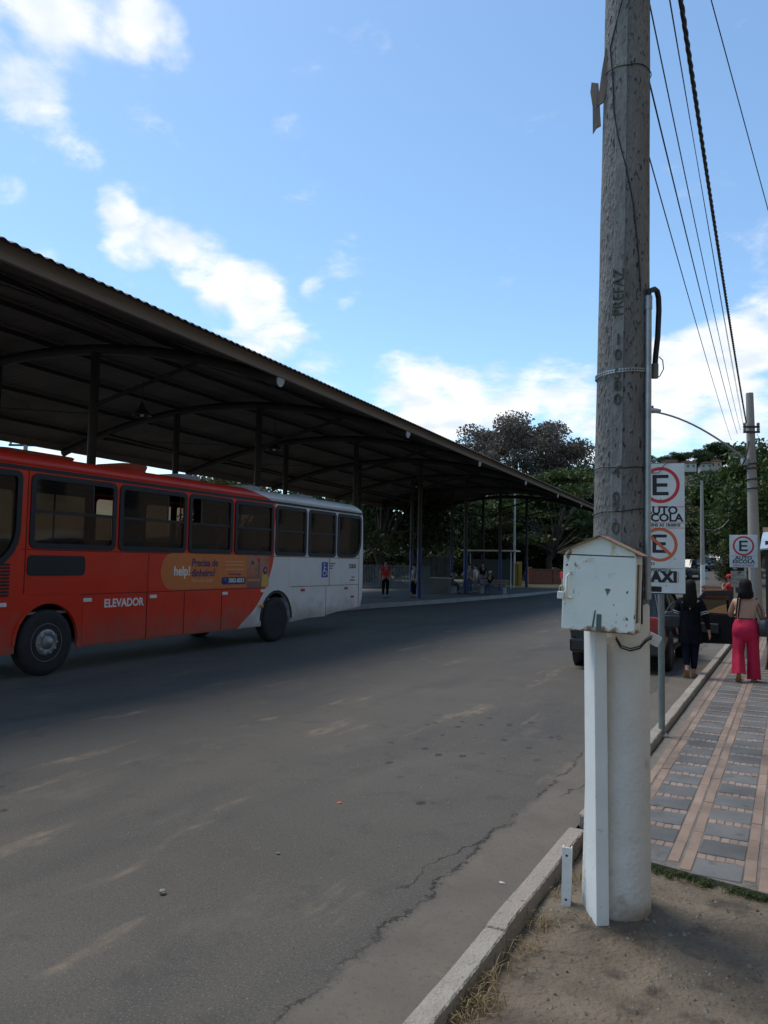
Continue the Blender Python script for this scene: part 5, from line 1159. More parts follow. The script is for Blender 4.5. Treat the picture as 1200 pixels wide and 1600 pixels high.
SIT = dict(pelvis=(0, -.05, .52), waist=(0, -.03, .66), chest=(0, -.01, .86), neck0=(0, 0, 1.0), neck1=(0, .015, 1.07), head0=(0, .03, 1.13), head1=(0, .025, 1.23), sh_l=(-.165, 0, .955), el_l=(-.21, .02, .72), wr_l=(-.14, .22, .62), ha_l=(-.12, .28, .60), sh_r=(.165, 0, .955), el_r=(.21, .02, .72), wr_r=(.14, .22, .62), ha_r=(.12, .28, .60), hp_l=(-.09, .0, .50), kn_l=(-.10, .38, .48), hp_r=(.09, .0, .50), kn_r=(.10, .38, .48), an_l=(-.10, .36, .085), he_l=(-.10, .33, .045), to_l=(-.10, .52, .03), an_r=(.10, .36, .085), he_r=(.10, .33, .045), to_r=(.10, .52, .03))
waiting(766, 925, 45.0, R(150), 'seated person with a white cap at the third blue-footed column', M['cloth_black'], M['jeans'], pose=SIT, cap=M['white_cloth'])
waiting(706, 920, 44.8, R(-110), 'dark-clothed person seated left of the second blue-footed column', M['cloth_navy'], M['jeans'], pose=SIT)

# ------------------------------------------------------------------ cars (local +y forward, x right)
M['car_dark'] = mat('dark_graphite_paint', (.018, .018, .020), .3, .3, coat=.6); M['car_silver'] = mat('silver_paint', (.32, .32, .33), .35, .4, coat=.4); M['car_brown'] = mat('brown_paint', (.07, .055, .05), .4, .2)
M['car_navy'] = mat('navy_paint', (.012, .016, .03), .3, .2, coat=.5)
M['tail_red'] = mat('tail_lamp_red', (.30, .010, .012), .25); M['lamp_clear'] = mat('headlamp', (.5, .52, .55), .15)
M['plate_'] = mat('number_plate', (.45, .46, .46), .5)
def car(name, label, loc, rz, paint, kind='hatch', ln=3.95, wd=1.68, ht=1.50, group=None):
    c = tag(empty(name, loc, rz), label, 'car', group); hw = wd / 2; hl = ln / 2
    if kind == 'hatch': st = [(-1, .50, .92, .90), (-.97, .34, .97, .95), (-.80, .24, .98, .99), (-.3, .20, .95, 1.0), (.3, .20, .93, 1.0), (.62, .22, .90, .99), (.85, .25, .80, .95), (.96, .32, .70, .88), (1, .42, .58, .80)]
    elif kind == 'pickup': st = [(-1, .55, 1.02, .94), (-.97, .45, 1.06, .98), (-.5, .38, 1.06, 1), (.0, .36, 1.04, 1), (.45, .36, 1.03, 1), (.80, .40, 1.02, .98), (.96, .45, .98, .95), (1, .55, .90, .92)]
    else: st = [(-1, .55, 1.0, .92), (-.97, .36, 1.05, .96), (-.75, .28, 1.06, 1), (.0, .26, 1.02, 1), (.5, .27, .99, 1), (.85, .32, .92, .96), (.97, .38, .84, .90), (1, .48, .74, .84)]
    rings = []
    for (u, zb, zt, w) in st:
        w *= hw; half = [(0, zb), (w * .82, zb), (w * .97, zb + .10), (w, zb + (zt - zb) * .55), (w * .985, zt - .10), (w * .90, zt - .02), (w * .6, zt + .012), (0, zt + .025)]
        rings.append([Vector((x, u * hl, z)) for x, z in half] + [Vector((-x, u * hl, z)) for x, z in half[-2:0:-1]])
    mb = MB(); mb.loft(rings); mb.build('body', paint, c)
    bz = {'hatch': .93, 'pickup': 1.03, 'suv': 1.02}[kind]
    if kind == 'hatch': gh = [(-.96, .0, .82), (-.80, .86, .74), (-.62, .985, .72), (-.1, 1.0, .73), (.18, .94, .74), (.58, .0, .84)]
    elif kind == 'pickup': gh = [(-.22, .0, .86), (-.16, .95, .76), (-.02, 1.0, .76), (.22, .97, .76), (.50, .0, .86)]
    else: gh = [(-.97, .0, .84), (-.86, .90, .76), (-.62, 1.0, .75), (.05, 1.0, .76), (.22, .93, .77), (.50, .0, .86)]
    rr = []
    for (u, q, w) in gh:
        z = bz - .02 + (ht - bz) * q; wb_ = hw * .93; wt_ = hw * w
        rr.append((u * hl, z, wb_, wt_ if q > .1 else wb_ * .96))
    mb = MB(); prof = [(y, z) for y, z, _, _ in rr]
    rings = [[Vector((-a, y, bz - .06)), Vector((-b_, y, z - .045 if z > bz + .1 else z)), Vector((-b_ * .8, y, z - .012)), Vector((b_ * .8, y, z - .012)), Vector((b_, y, z - .045 if z > bz + .1 else z)), Vector((a, y, bz - .06))] for y, z, a, b_ in rr]
    mb.loft(rings, smooth=False); mb.build('glazing', M['glass_car'], c)
    # interior block keeps the cabin dark, roof and pillars in body paint
    mb = MB(); mb.loft([[Vector((-b_ - .006, y, z - .052)), Vector((-b_ * .9, y, z + .002)), Vector((0, y, z + .022)), Vector((b_ * .9, y, z + .002)), Vector((b_ + .006, y, z - .052))] for y, z, a, b_ in rr[1:-1]], closed=False, cap=False); mb.build('roof', paint, c)
    for sx in (-1, 1):
        for i in range(len(rr) - 1):
            if i in (0, len(rr) - 2) :
                (y0, z0, a0, b0), (y1, z1, a1, b1) = rr[i], rr[i + 1]; mb = MB(); mb.tube([(sx * (b0 + .004), y0, z0), (sx * (b1 + .004), y1, z1 - .03)], .035, 6); mb.build('pillar', paint, c)
        y, z, a, b_ = rr[len(rr) // 2]; ym = (rr[1][0] + rr[-2][0]) / 2 - .1
        mb = MB(); mb.tube([(sx * (a + .002), ym, bz - .03), (sx * (b_ + .008), ym, z - .05)], .032, 6); mb.build('pillar', M['black'], c)
        mb = MB(); mb.bbox(sx * hw * .97 - .09 + sx * .10, sx * hw * .97 + .09 + sx * .10, .33 * hl, .33 * hl + .10, bz - .02, bz + .11, .025); mb.build('mirror', paint, c)
        zt = .62 if kind == 'hatch' else .70
        mb = MB(); mb.bbox(sx * (hw * .80) - .10, sx * (hw * .80) + .10, -hl - .012, -hl + .18, zt + .05, zt + .34, .03); mb.build('tail_lamp', M['tail_red'], c)
        mb = MB(); mb.bbox(sx * (hw * .68) - .14, sx * (hw * .68) + .14, hl - .20, hl + .004, zt - .02, zt + .13, .03); mb.build('headlight', M['lamp_clear'], c)
        for y_ in (.40, -.40):
            mb = MB(); mb.box(sx * hw * .99, sx * (hw + .006), y_ * hl * .6 - .3, y_ * hl * .6 + .3, .36, .40); mb.build('door_moulding', M['black'], c)
        mb = MB(); mb.box(min(sx * hw * .985, sx * (hw + .002)), max(sx * hw * .985, sx * (hw + .002)), -.02 * hl - .007, -.02 * hl + .007, .34, bz - .08); mb.build('door_gap', M['ink'], c)
        mb = MB(); mb.bbox(min(sx * hw * .98, sx * (hw + .025)), max(sx * hw * .98, sx * (hw + .025)), -.22, -.06, bz - .17, bz - .14, .006); mb.build('door_handle', paint, c)
    wr_ = .31 if kind == 'hatch' else .36
    for u in (.63, -.62):
        for sx in (-1, 1):
            w = empty('wheel'); w.parent = c; w.location = (sx * (hw - .10), u * hl, wr_); Mx = Matrix.Rotation(R(90) * sx, 4, 'Y')
            mb = MB(); mb.lathe([(wr_ * .62, -.10), (wr_ * .93, -.10), (wr_, -.07), (wr_, .08), (wr_ * .95, .108), (wr_ * .64, .112), (wr_ * .60, .09)], 28, M=Mx); mb.build('tyre', M['tyre'], w)
            mb = MB(); mb.lathe([(wr_ * .62, .095), (wr_ * .55, .08), (wr_ * .5, .05), (.06, .075), (.0, .085)], 20, M=Mx); mb.build('rim', M['rim'], w)
            mb = MB(); mb.lathe([(0, -.11), (wr_ + .055, -.11), (wr_ + .055, .104), (0, .104)], 28, M=Matrix.Translation((sx * (hw - .10), u * hl, wr_ + .01)) @ Mx); mb.build('wheel_arch', M['ink'], c)
    zb = .30 if kind == 'hatch' else .42
    mb = MB(); mb.bbox(-hw * .93, hw * .93, -hl - .06, -hl + .10, zb, zb + .24, .04); mb.build('bumper', M['dark'] if kind != 'hatch' else paint, c)
    mb = MB(); mb.bbox(-hw * .90, hw * .90, hl - .12, hl + .05, zb, zb + .22, .04); mb.build('bumper', M['dark'] if kind != 'hatch' else paint, c)
    mb = MB(); mb.box(-.21, .21, -hl - .075, -hl - .06, zb + .22, zb + .35); mb.build('number_plate', M['plate_'], c)
    mb = MB(); mb.box(-.20, .20, hl + .05, hl + .062, zb + .04, zb + .16); mb.build('number_plate', M['plate_'], c)
    mb = MB(); mb.bbox(-hw * .5, hw * .5, hl - .04, hl + .012, zb + .27, zb + .42, .02); mb.build('grille', M['black'], c)
    return c
carA_L = 2.72; cA = fr(15.95, carA_L, 0)
cA_o = car('parked_car', 'dark hatchback parked at the kerb with its front door open, behind the concrete pole', cA, SH, M['car_dark'], 'hatch', 4.0, 1.66, 1.47)
hx, hy = .83, .33 * 2.0
dr = empty('open_door'); dr.parent = cA_o; dr.location = (hx, .82, 0); dr.rotation_euler = (0, 0, R(62))
mb = MB(); mb.bm(fill_plate([(-1.0, .38), (-.02, .33), (0, .60), (0, .90), (-1.03, .92), (-1.06, .7)], [], .06)); mb.build('door_panel', M['car_dark'], dr)
mb = MB(); mb.bm(fill_plate([(-1.03, .92), (0, .90), (-.42, 1.36), (-.98, 1.40)], [[(-.96, .95), (-.10, .945), (-.44, 1.30), (-.92, 1.33)]], .03), 0, Matrix.Translation((.015, 0, 0))); mb.build('window_frame', M['black'], dr)
mb = MB(); mb.bm(fill_plate([(-.96, .95), (-.10, .945), (-.44, 1.30), (-.92, 1.33)], [], .004), 0, Matrix.Translation((.028, 0, 0))); mb.build('door_glass', glass_mat('clear_car_glass', (.02, .02, .022), .25), dr)
mb = MB(); mb.bbox(-.03, .0, -.75, -.3, .55, .75, .02); mb.build('door_trim', M['dark'], dr)
def far_car(px, py, Y, **k):
    p = apt(px, py, Y); p.z = terrain(p.x, p.y); return car(loc=p, **k)
far_car(1072, 899, 68, name='pickup_truck', label='old brown pickup facing the camera far up the street', rz=SH + R(168), paint=M['car_brown'], kind='pickup', ln=4.9, wd=1.8, ht=1.75, group='vehicles parked up the street')
far_car(1103, 892, 88, name='parked_car', label='dark navy car parked behind the slim pole up the street', rz=SH + R(170), paint=M['car_navy'], kind='hatch', ln=4.1, wd=1.72, ht=1.5, group='vehicles parked up the street')
far_car(1122, 888, 102, name='parked_car', label='silver off-road car, farthest of those parked up the street', rz=SH + R(150), paint=M['car_silver'], kind='suv', ln=4.4, wd=1.85, ht=1.75, group='vehicles parked up the street')

# ------------------------------------------------------------------ trees and plants
def leaves_mesh(name, pts, nrm_bias, size, seed, flat=0.0):
    g = np.random.default_rng(seed); n = len(pts); P = np.asarray(pts)
    a = g.normal(size=(n, 3)); a[:, 2] *= (1 - flat); a /= np.linalg.norm(a, axis=1)[:, None] + 1e-9
    b = g.normal(size=(n, 3)); b[:, 2] *= (1 - flat); b -= a * (a * b).sum(1)[:, None]; b /= np.linalg.norm(b, axis=1)[:, None] + 1e-9
    s_ = size * g.uniform(.55, 1.35, size=(n, 1)); w = s_ * g.uniform(.38, .62, size=(n, 1))
    c = np.cross(a, b) * s_ * .18
    V = np.stack([P - a * s_, P + b * w + c, P + a * s_, P - b * w + c], 1).reshape(-1, 3)
    me = bpy.data.meshes.new(name); me.vertices.add(4 * n); me.vertices.foreach_set('co', V.astype(np.float32).ravel())
    me.loops.add(4 * n); me.loops.foreach_set('vertex_index', np.arange(4 * n, dtype=np.int32))
    me.polygons.add(n); me.polygons.foreach_set('loop_start', np.arange(0, 4 * n, 4, dtype=np.int32)); me.polygons.foreach_set('loop_total', np.full(n, 4, dtype=np.int32))
    me.update(calc_edges=True); return me
M['bark'] = mat('bark', (.085, .065, .05), .95, c2=(.05, .04, .032), scale=4, bump=1.5, stretch=(1, 1, .25))
M['leaf_dark'] = leaf_mat('leaf_dark_green', (.014, .030, .010), (.034, .062, .016), (.055, .085, .02))
M['leaf_mid'] = leaf_mat('leaf_mid_green', (.024, .045, .011), (.055, .085, .020), (.095, .12, .028))
M['leaf_olive'] = leaf_mat('leaf_olive', (.035, .045, .016), (.075, .080, .028), (.10, .095, .035))
M['leaf_brown'] = leaf_mat('leaf_dry_mauve', (.062, .058, .040), (.120, .105, .078), (.165, .138, .112))
M['leaf_straw'] = leaf_mat('straw', (.20, .145, .07), (.34, .26, .13))
def tree_template(h, rx, rz, cz, nclump, nleaf, size, seed, trunk_r, flat=.0, layered=False, spread=.34):
    """crown as clumps of leaves on real limbs; returns trunk mesh + crown mesh"""
    r = random.Random(seed); g = np.random.default_rng(seed)
    tb = MB(); fork = max(h * .16, cz - rz * .95)
    tp = [Vector((r.uniform(-.1, .1) * i, r.uniform(-.1, .1) * i, -.3 + (fork + .3) * i / 4)) for i in range(5)]
    tb.tube(tp, [trunk_r * (1.25, 1.0, .92, .86, .8)[i] for i in range(5)], 9)
    cl = []
    for i in range(nclump):
        for _ in range(30):
            d = Vector((r.gauss(0, 1), r.gauss(0, 1), r.gauss(0, 1))).normalized(); q = r.uniform(.45, 1.0) ** .6
            p = Vector((d.x * rx * q, d.y * rx * q, cz + d.z * rz * q))
            if layered: p.z = cz + rz * (round((p.z - cz) / rz * 3) / 3 + r.uniform(-.05, .05))
            if all((p - c_).length > rx * .20 for c_ in cl): break
        cl.append(p)
        mid = tp[-1].lerp(p, .5) + Vector((r.uniform(-.5, .5), r.uniform(-.5, .5), r.uniform(-.1, .6))) * rx * .12
        q0 = tp[-1] if i % 3 else tp[-2].lerp(tp[-1], r.random())
        tb.tube([q0, mid, p], [trunk_r * .34, trunk_r * .2, trunk_r * .05], 6, cap=False)
        for _ in range(3):
            e = p + Vector((r.uniform(-1, 1), r.uniform(-1, 1), r.uniform(-.9, .6))) * rx * .17
            tb.tube([mid.lerp(p, .6), e], [trunk_r * .09, trunk_r * .03], 4, cap=False)
    pts = []
    per = nleaf // nclump
    for p in cl:
        k = r.uniform(.6, 1.3); q = g.normal(size=(int(per * k), 3)); q /= (np.linalg.norm(q, axis=1)[:, None] + 1e-9); q *= g.random((len(q), 1)) ** .45
        q *= np.array([rx * spread, rx * spread, rz * spread * (.35 if layered else .75)]) * r.uniform(.75, 1.25)
        pts.append(q + np.array(p))
    pts = np.concatenate(pts)
    return tb.mesh('trunk'), leaves_mesh('crown', pts, 0, size, seed, flat)
def plant_tree(name, label, tmpl, loc, rz, sc, leaf, cat='tree', group='trees around the station'):
    t_ = tag(empty(name, loc, rz), label, cat, group); t_.scale = sc if isinstance(sc, tuple) else (sc, sc, sc)
    tm, cm = tmpl
    if not tm.materials: tm.materials.append(M['bark'])
    o = bpy.data.objects.new('trunk', tm); col.objects.link(o); o.parent = t_
    o = bpy.data.objects.new('crown', cm); col.objects.link(o); o.parent = t_
    if not cm.materials: cm.materials.append(leaf)
    o.material_slots[0].link = 'OBJECT'; o.material_slots[0].material = leaf
    return t_
T_big = tree_template(16.5, 7.2, 4.9, 11.2, 70, 46000, .165, 11, .42, spread=.27)
T_round = tree_template(9, 4.2, 3.4, 5.2, 26, 9000, .19, 12, .26, spread=.33)
T_layer = tree_template(9, 6.0, 3.6, 5.6, 34, 13000, .20, 13, .30, flat=.45, layered=True, spread=.34)
T_tall = tree_template(12, 4.2, 5.4, 6.8, 30, 11000, .21, 14, .30, spread=.33)
def at(px, Y, dz=0.0):
    p = apt(px, 880, Y); p.z = terrain(p.x, p.y) - .1 + dz; return p
plant_tree('leafless_brown_tree', 'huge mauve-brown tree rising above the far end of the canopy', T_big, at(812, 82), R(40), (1.0, 1.0, 1.0), M['leaf_brown'])
plant_tree('spreading_tree', 'broad layered green tree behind the last columns of the canopy', T_layer, at(860, 70), R(10), (1.08, 1.08, 1.12), M['leaf_mid'])
plant_tree('spreading_tree', 'layered green tree seen between the third and fourth blue-footed columns', T_layer, at(790, 74), R(130), (.9, .9, 1.02), M['leaf_mid'])
plant_tree('round_tree', 'dark round tree just right of the rear of the bus', T_round, at(596, 56), R(70), (1.0, 1.0, 1.08), M['leaf_dark'])
plant_tree('round_tree', 'dark tree behind the first blue-footed column', T_round, at(650, 62), R(200), (1.1, 1.1, 1.1), M['leaf_dark'])
plant_tree('tall_tree', 'olive tree seen between the first two blue-footed columns', T_tall, at(690, 82), R(20), (1.0, 1.0, .95), M['leaf_olive'])
plant_tree('tall_tree', 'tall olive tree behind the second blue-footed column', T_tall, at(740, 88), R(220), (1.1, 1.1, 1.0), M['leaf_olive'])
plant_tree('tall_tree', 'dark tree filling the gap under the far canopy end beside the concrete pole', T_tall, at(912, 86), R(300), (1.2, 1.2, 1.0), M['leaf_dark'])
plant_tree('tall_tree', 'dark tree hidden half behind the concrete pole', T_tall, at(968, 92), R(100), (1.2, 1.2, 1.05), M['leaf_dark'])
plant_tree('round_tree', 'low dark tree glimpsed under the canopy left of the first column', T_round, at(530, 64), R(310), (1.1, 1.1, 1.0), M['leaf_dark'])
plant_tree('round_tree', 'treetop peeking over the middle of the bus roof', T_round, at(360, 80), R(310), (1.3, 1.3, 1.25), M['leaf_olive'])
# wooded slope on the right
TOPS = {id(T_big): 16.2, id(T_round): 8.7, id(T_layer): 9.3, id(T_tall): 12.4}
for k, (px, Y, tm, py, lf, lab, wd_) in enumerate([
    (1068, 112, T_tall, 770, 'leaf_olive', 'olive tree showing just right of the tall parking sign', 1.1),
    (1092, 122, T_tall, 752, 'leaf_mid', 'green tree directly behind the slim far pole', 1.1),
    (1122, 128, T_layer, 745, 'leaf_olive', 'wide olive tree above the parked silver car', 1.0),
    (1046, 128, T_tall, 755, 'leaf_dark', 'dark tree behind the left edge of the tall parking sign', 1.0),
    (1130, 96, T_round, 800, 'leaf_mid', 'leafy round tree left of the small driving school sign', 1.3),
    (1156, 88, T_tall, 772, 'leaf_mid', 'tall green tree behind the small driving school sign', 1.2),
    (1186, 74, T_tall, 742, 'leaf_mid', 'tall green tree behind the street lamp pole', 1.1),
    (1222, 60, T_tall, 672, 'leaf_mid', 'bright green tree at the right edge above the kiosk', 1.0),
    (1148, 120, T_tall, 728, 'leaf_dark', 'dark tall tree between the slim pole and the lamp pole', 1.1),
    (1196, 110, T_tall, 712, 'leaf_dark', 'tallest dark tree on the slope right of the lamp pole', 1.0),
    (1010, 118, T_tall, 765, 'leaf_dark', 'dark tree behind the conduit of the concrete pole', 1.1)]):
    base = at(px, Y); sc = (apt(px, py, Y).z - base.z) / TOPS[id(tm)]
    plant_tree('slope_tree', lab, tm, base, R(47 * k), (sc * wd_, sc * wd_, sc), M[lf], group='trees on the wooded slope')
plant_tree('hedge_bush', 'low bush at the roadside left of the small driving school sign', T_round, at(1148, 66, -.9), R(20), (.34, .34, .36), M['leaf_olive'], cat='bush', group=None)
for k, (px, Y, sc) in enumerate(((575, 66, .5), (622, 72, .55), (668, 74, .6), (716, 78, .55), (752, 80, .6), (792, 82, .6), (826, 79, .55), (858, 82, .6), (890, 76, .5), (922, 80, .6), (545, 72, .6), (1000, 84, .7), (1040, 96, .8), (960, 84, .65))):
    plant_tree('undergrowth_bush', 'dark bush under the trees behind the station, %s from the left' % ('second', 'third', 'fourth', 'fifth', 'sixth', 'seventh', 'eighth', 'ninth', 'tenth', 'eleventh', 'first', 'thirteenth', 'fourteenth', 'twelfth')[k], T_round, at(px, Y, -1.3 * sc), R(77 * k), (sc * 1.25, sc * 1.25, sc * .75), M['leaf_dark'] if k % 3 else M['leaf_olive'], cat='bush', group='bushes behind the station')
# palm
pp = at(703, 66); pal = tag(empty('palm_tree', pp), 'drooping palm behind the second blue-footed column', 'palm', 'trees around the station')
mb = MB(); mb.tube([(0, 0, -.3), (.1, 0, 2.2), (.05, .05, 4.4)], [.22, .17, .15], 9); mb.build('trunk', M['bark'], pal)
r = random.Random(5)
for k in range(16):
    a = 2 * math.pi * k / 16 + r.uniform(-.15, .15); L_ = r.uniform(1.9, 2.6); up = r.uniform(.2, 1.1); mb = MB(); prev = None
    rib = [Vector((math.cos(a) * L_ * u, math.sin(a) * L_ * u, 4.35 + up * math.sin(u * 2.2) - 2.2 * u * u)) for u in lin(0, 1, 9)]
    sd = Vector((-math.sin(a), math.cos(a), 0))
    for i in range(1, 10):
        for s_ in (-1, 1):
            p = rib[i]; e = p + sd * s_ * .42 * (1.1 - abs(i / 9 - .45)) + Vector((math.cos(a) * .15, math.sin(a) * .15, -.38)); q = p + (rib[i - 1] - p) * .35
            mb.add([p, q, e], [(0, 1, 2)])
    mb.tube(rib, .018, 4, cap=False); mb.build('frond', M['leaf_olive'], pal, fix=False)

# ------------------------------------------------------------------ far hill with its houses and woods
def hill_h(x, y):
    d = math.hypot(x - 150, (y - 340) * .9); h_ = 30 * math.exp(-(d / 120) ** 2)
    d2 = math.hypot((x - 40) * .6, y - 420); h_ += 14 * math.exp(-(d2 / 120) ** 2)
    d3 = math.hypot(x - 260, y - 260); h_ += 20 * math.exp(-(d3 / 100) ** 2)
    return h_ + 2.5 * mnoise.noise(Vector((x * .02, y * .02, 3)))
M['hill'] = mat('wooded_hill', (.030, .038, .018), .95, c2=(.055, .058, .028), scale=.05)
grid_sheet('hill', lin(-260, 480, 60), lin(150, 560, 40), lambda x, y: hill_h(x, y) + terrain(x, y) - 1.2 - 6 * max(0, 1 - (y - 150) / 50), M['hill'])
g = np.random.default_rng(8); pts = []
centres = []
while len(centres) < 520:
    x, y = g.uniform(-60, 300), g.uniform(170, 380)
    if abs(x / y - .40) < .30: centres.append((x, y))
for (x, y) in centres:
    z = hill_h(x, y) + terrain(x, y) - 1.2; s_ = g.uniform(1.8, 3.6); n = 150
    q = g.normal(size=(n, 3)); q /= np.linalg.norm(q, axis=1)[:, None]; q *= g.random((n, 1)) ** .4 * s_; q[:, 2] = q[:, 2] * .8 + s_ * .7
    pts.append(q + np.array([x, y, z]))
o = obj('hillside_woods', leaves_mesh('woods', np.concatenate(pts), 0, .48, 9), M['leaf_dark'])
tag(o, 'dark woods covering the far hillside', 'woods', kind='stuff')
M['wall_pale'] = mat('pale_plaster', (.46, .43, .38), .9, c2=(.38, .35, .31), scale=.5); M['wall_pink'] = mat('pinkish_plaster', (.40, .27, .21), .9); M['roof_tile'] = mat('clay_roof', (.24, .11, .07), .9, c2=(.17, .08, .055), scale=1); M['win_dark'] = mat('dark_window', (.03, .032, .035), .3)
def house(px, py, Y, w, h_, wall, label):
    p = apt(px, py, Y); hs = tag(empty('hill_house', p, R(-15)), label, 'house', 'houses on the far hill'); d = 7
    mb = MB(); mb.box(-w / 2, w / 2, 0, d, -.9, h_); mb.build('wall', wall, hs)
    mb = MB(); mb.prism([(-w / 2 - .5, h_), (w / 2 + .5, h_), (w / 2 - .8, h_ + .7), (-w / 2 + .8, h_ + .7)], d + 1, M=face_mat((0, d + .5, 0.02), (1, 0, 0), (0, 0, 1), (0, -1, 0))); mb.build('roof', M['roof_tile'], hs)
    n = max(2, int(w / 1.7))
    for i in range(n):
        x = -w / 2 + w * (i + .5) / n; mb = MB(); mb.box(x - .3, x + .3, -.06, .0, h_ * .35, h_ * .75); wn_ = mb.build('window', M['win_dark'], hs)
        mb = MB(); mb.box(x - .38, x + .38, -.12, -.0, h_ * .35 - .15, h_ * .35 - .02); mb.build('sill', M['wall_pale'], wn_)
house(1075, 733, 256, 5.2, 1.9, M['wall_pale'], 'white house on the hill just right of the tall parking sign')
house(1104, 732, 258, 3.6, 1.5, M['wall_pale'], 'middle pale house on the hill above the slim pole')
house(1119, 732, 257, 3.4, 2.3, M['wall_pink'], 'pinkish house on the hill, rightmost of the three')
house(1046, 731, 262, 5, 2.0, M['wall_pale'], 'long house on the hill hidden behind the tall parking sign')
house(1150, 712, 300, 3.4, 1.1, M['wall_pale'], 'roof of a house high on the hill beside the lamp pole')
# umbrella-shaped trees on the skyline
for k, (px, py, s_) in enumerate(((1028, 712, 1.0), (1056, 708, .9), (1080, 704, .95), (1104, 702, 1.0), (1126, 690, 1.35), (1150, 696, 1.1))):
    p = apt(px, py, 318); p.z -= 8.6 * s_ * 1.1
    plant_tree('skyline_tree', 'dark rounded tree on the hill skyline, %s from the left' % ('first', 'second', 'third', 'fourth', 'fifth', 'sixth')[k], T_round, p, R(60 * k), (s_ * 1.5, s_ * 1.5, s_ * 1.1), M['leaf_dark'], group='trees along the hill skyline')

# ------------------------------------------------------------------ behind the platform: fence, low walls, shelter, lamp column, benches
M['fence_white'] = mat('fence_white', (.13, .15, .17), .7); M['fence_blue'] = mat('fence_blue', (.02, .05, .20), .6); M['yellow_wall'] = mat('yellow_wall', (.42, .27, .05), .85, c2=(.34, .22, .05), scale=1)
M['brick_red'] = mat('red_brick', (.26, .10, .06), .9, c2=(.20, .08, .05), scale=3); M['pale_wall'] = mat('pale_low_wall', (.12, .11, .095), .9, c2=(.08, .075, .065), scale=2)
def picket_fence(a, b_, z0, h_, m, label, step=.16):
    a, b_ = Vector(a), Vector(b_); d = b_ - a; n = int(d.length / step); rz = math.atan2(d.y, d.x); f = tag(empty('picket_fence', a, rz), label, 'fence'); L_ = d.length
    for z in (z0 + .15, z0 + h_ - .15):
        mb = MB(); mb.box(0, L_, -.02, .02, z - .025, z + .025); mb.build('rail', m, f)
    mb = MB(); mb.box(-.02, .02, -.045, -.021, z0, z0 + h_); pk_ = mb.mesh('picket'); pk_.materials.append(m)
    for i in range(n + 1):
        o = bpy.data.objects.new('picket', pk_); col.objects.link(o); o.parent = f; o.location = (i * step, 0, 0)
    return f
p0, p1 = apt(566, 900, 50), apt(672, 900, 56); p0.z = p1.z = .05
picket_fence(p0, p1, .0, 1.65, M['fence_white'], 'pale picket fence behind the platform right of the bus')
def low_wall(name, label, px0, px1, Y, h_, m, cat='wall', piers=True):
    a, b_ = at(px0, Y), at(px1, Y); d = b_ - a; w = tag(empty(name, a, math.atan2(d.y, d.x)), label, cat); L_ = d.length
    mb = MB(); mb.bbox(0, L_, -.1, .1, -.3, h_, .02); mb.build('panel', m, w)
    mb = MB(); mb.bbox(-.05, L_ + .05, -.14, .14, h_ + .002, h_ + .08, .015); mb.build('coping', M['pale_wall'], w)
    if piers:
        for x in (0, L_ / 2, L_):
            mb = MB(); mb.bbox(x - .15, x + .15, -.17, .17, -.3, h_ + .22, .02); mb.build('pier', m, w)
    return w
low_wall('yellow_wall', 'low yellow wall behind the third blue-footed column', 768, 812, 60, 1.75, M['yellow_wall'])
low_wall('brick_wall', 'low red brick wall between the last column and the cabinet', 828, 905, 62, 1.25, M['brick_red'])
low_wall('pale_wall', 'pale garden wall behind the first column', 655, 700, 62, 2.2, M['pale_wall'])
lc = at(804, 64); ls = tag(empty('lamp_column', lc), 'thin grey lamp column standing before the trees under the canopy', 'pole')
mb = MB(); mb.tube([(0, 0, 0), (0, 0, 7.5)], [.10, .06], 10); mb.build('shaft', M['steel'], ls)
mb = MB(); mb.bbox(-.5, .3, -.5, .5, 0, 1.7, .12); mb.build('base_cabinet', M['grey_post'], ls)
bs_ = at(766, 56); shl = tag(empty('bus_shelter', bs_, -R(20)), 'small shelter with a thin white roof edge behind the waiting people', 'shelter')
for x in (-1.6, 1.6):
    for y in (-.6, .6): mb = MB(); mb.tube([(x, y, 0), (x, y, 2.75)], .04, 8); mb.build('post', M['steel'], shl)
mb = MB(); mb.bbox(-2.0, 2.0, -.9, .9, 2.75, 2.85, .02); mb.build('roof', M['white'], shl)
mb = MB(); mb.box(-1.6, 1.6, .62, .66, .4, 2.2); mb.build('back_panel', M['dark'], shl)
def bench(px, Y, rz, label):
    p = apt(px, 920, Y); p.z = .15; b_ = tag(empty('bench', p, rz), label, 'bench', 'benches on the platform')
    for i in range(4): mb = MB(); mb.bbox(-.9, .9, -.22 + i * .115, -.12 + i * .115, .42, .455, .006); mb.build('slat', M['board'], b_)
    for i in range(2): mb = MB(); mb.bbox(-.9, .9, .24, .27, .56 + i * .14, .67 + i * .14, .006); mb.build('slat', M['board'], b_)
    for x in (-.7, .7): mb = MB(); mb.bbox(x - .03, x + .03, -.2, .26, 0, .415, .01); mb.box(x - .03, x + .03, .275, .31, 0, .82); mb.build('leg', M['platform_kerb'], b_)
bench(708, 45.0, -R(110) + R(180), 'bench left of the second blue-footed column'); bench(770, 45.3, R(-30), 'bench by the third blue-footed column')
def bin_(px, Y, label):
    p = apt(px, 920, Y); p.z = .15; b_ = tag(empty('planter_box', p, -R(24)), label, 'planter'); mb = MB()
    mb.bbox(-.5, .5, -.3, .3, 0, .85, .03); mb.build('box', M['pale_wall'], b_); mb = MB(); mb.bbox(-.54, .54, -.34, .34, .852, .92, .02); mb.build('rim', M['platform_kerb'], b_)
bin_(689, 43.5, 'pale concrete planter between the first two blue-footed columns')

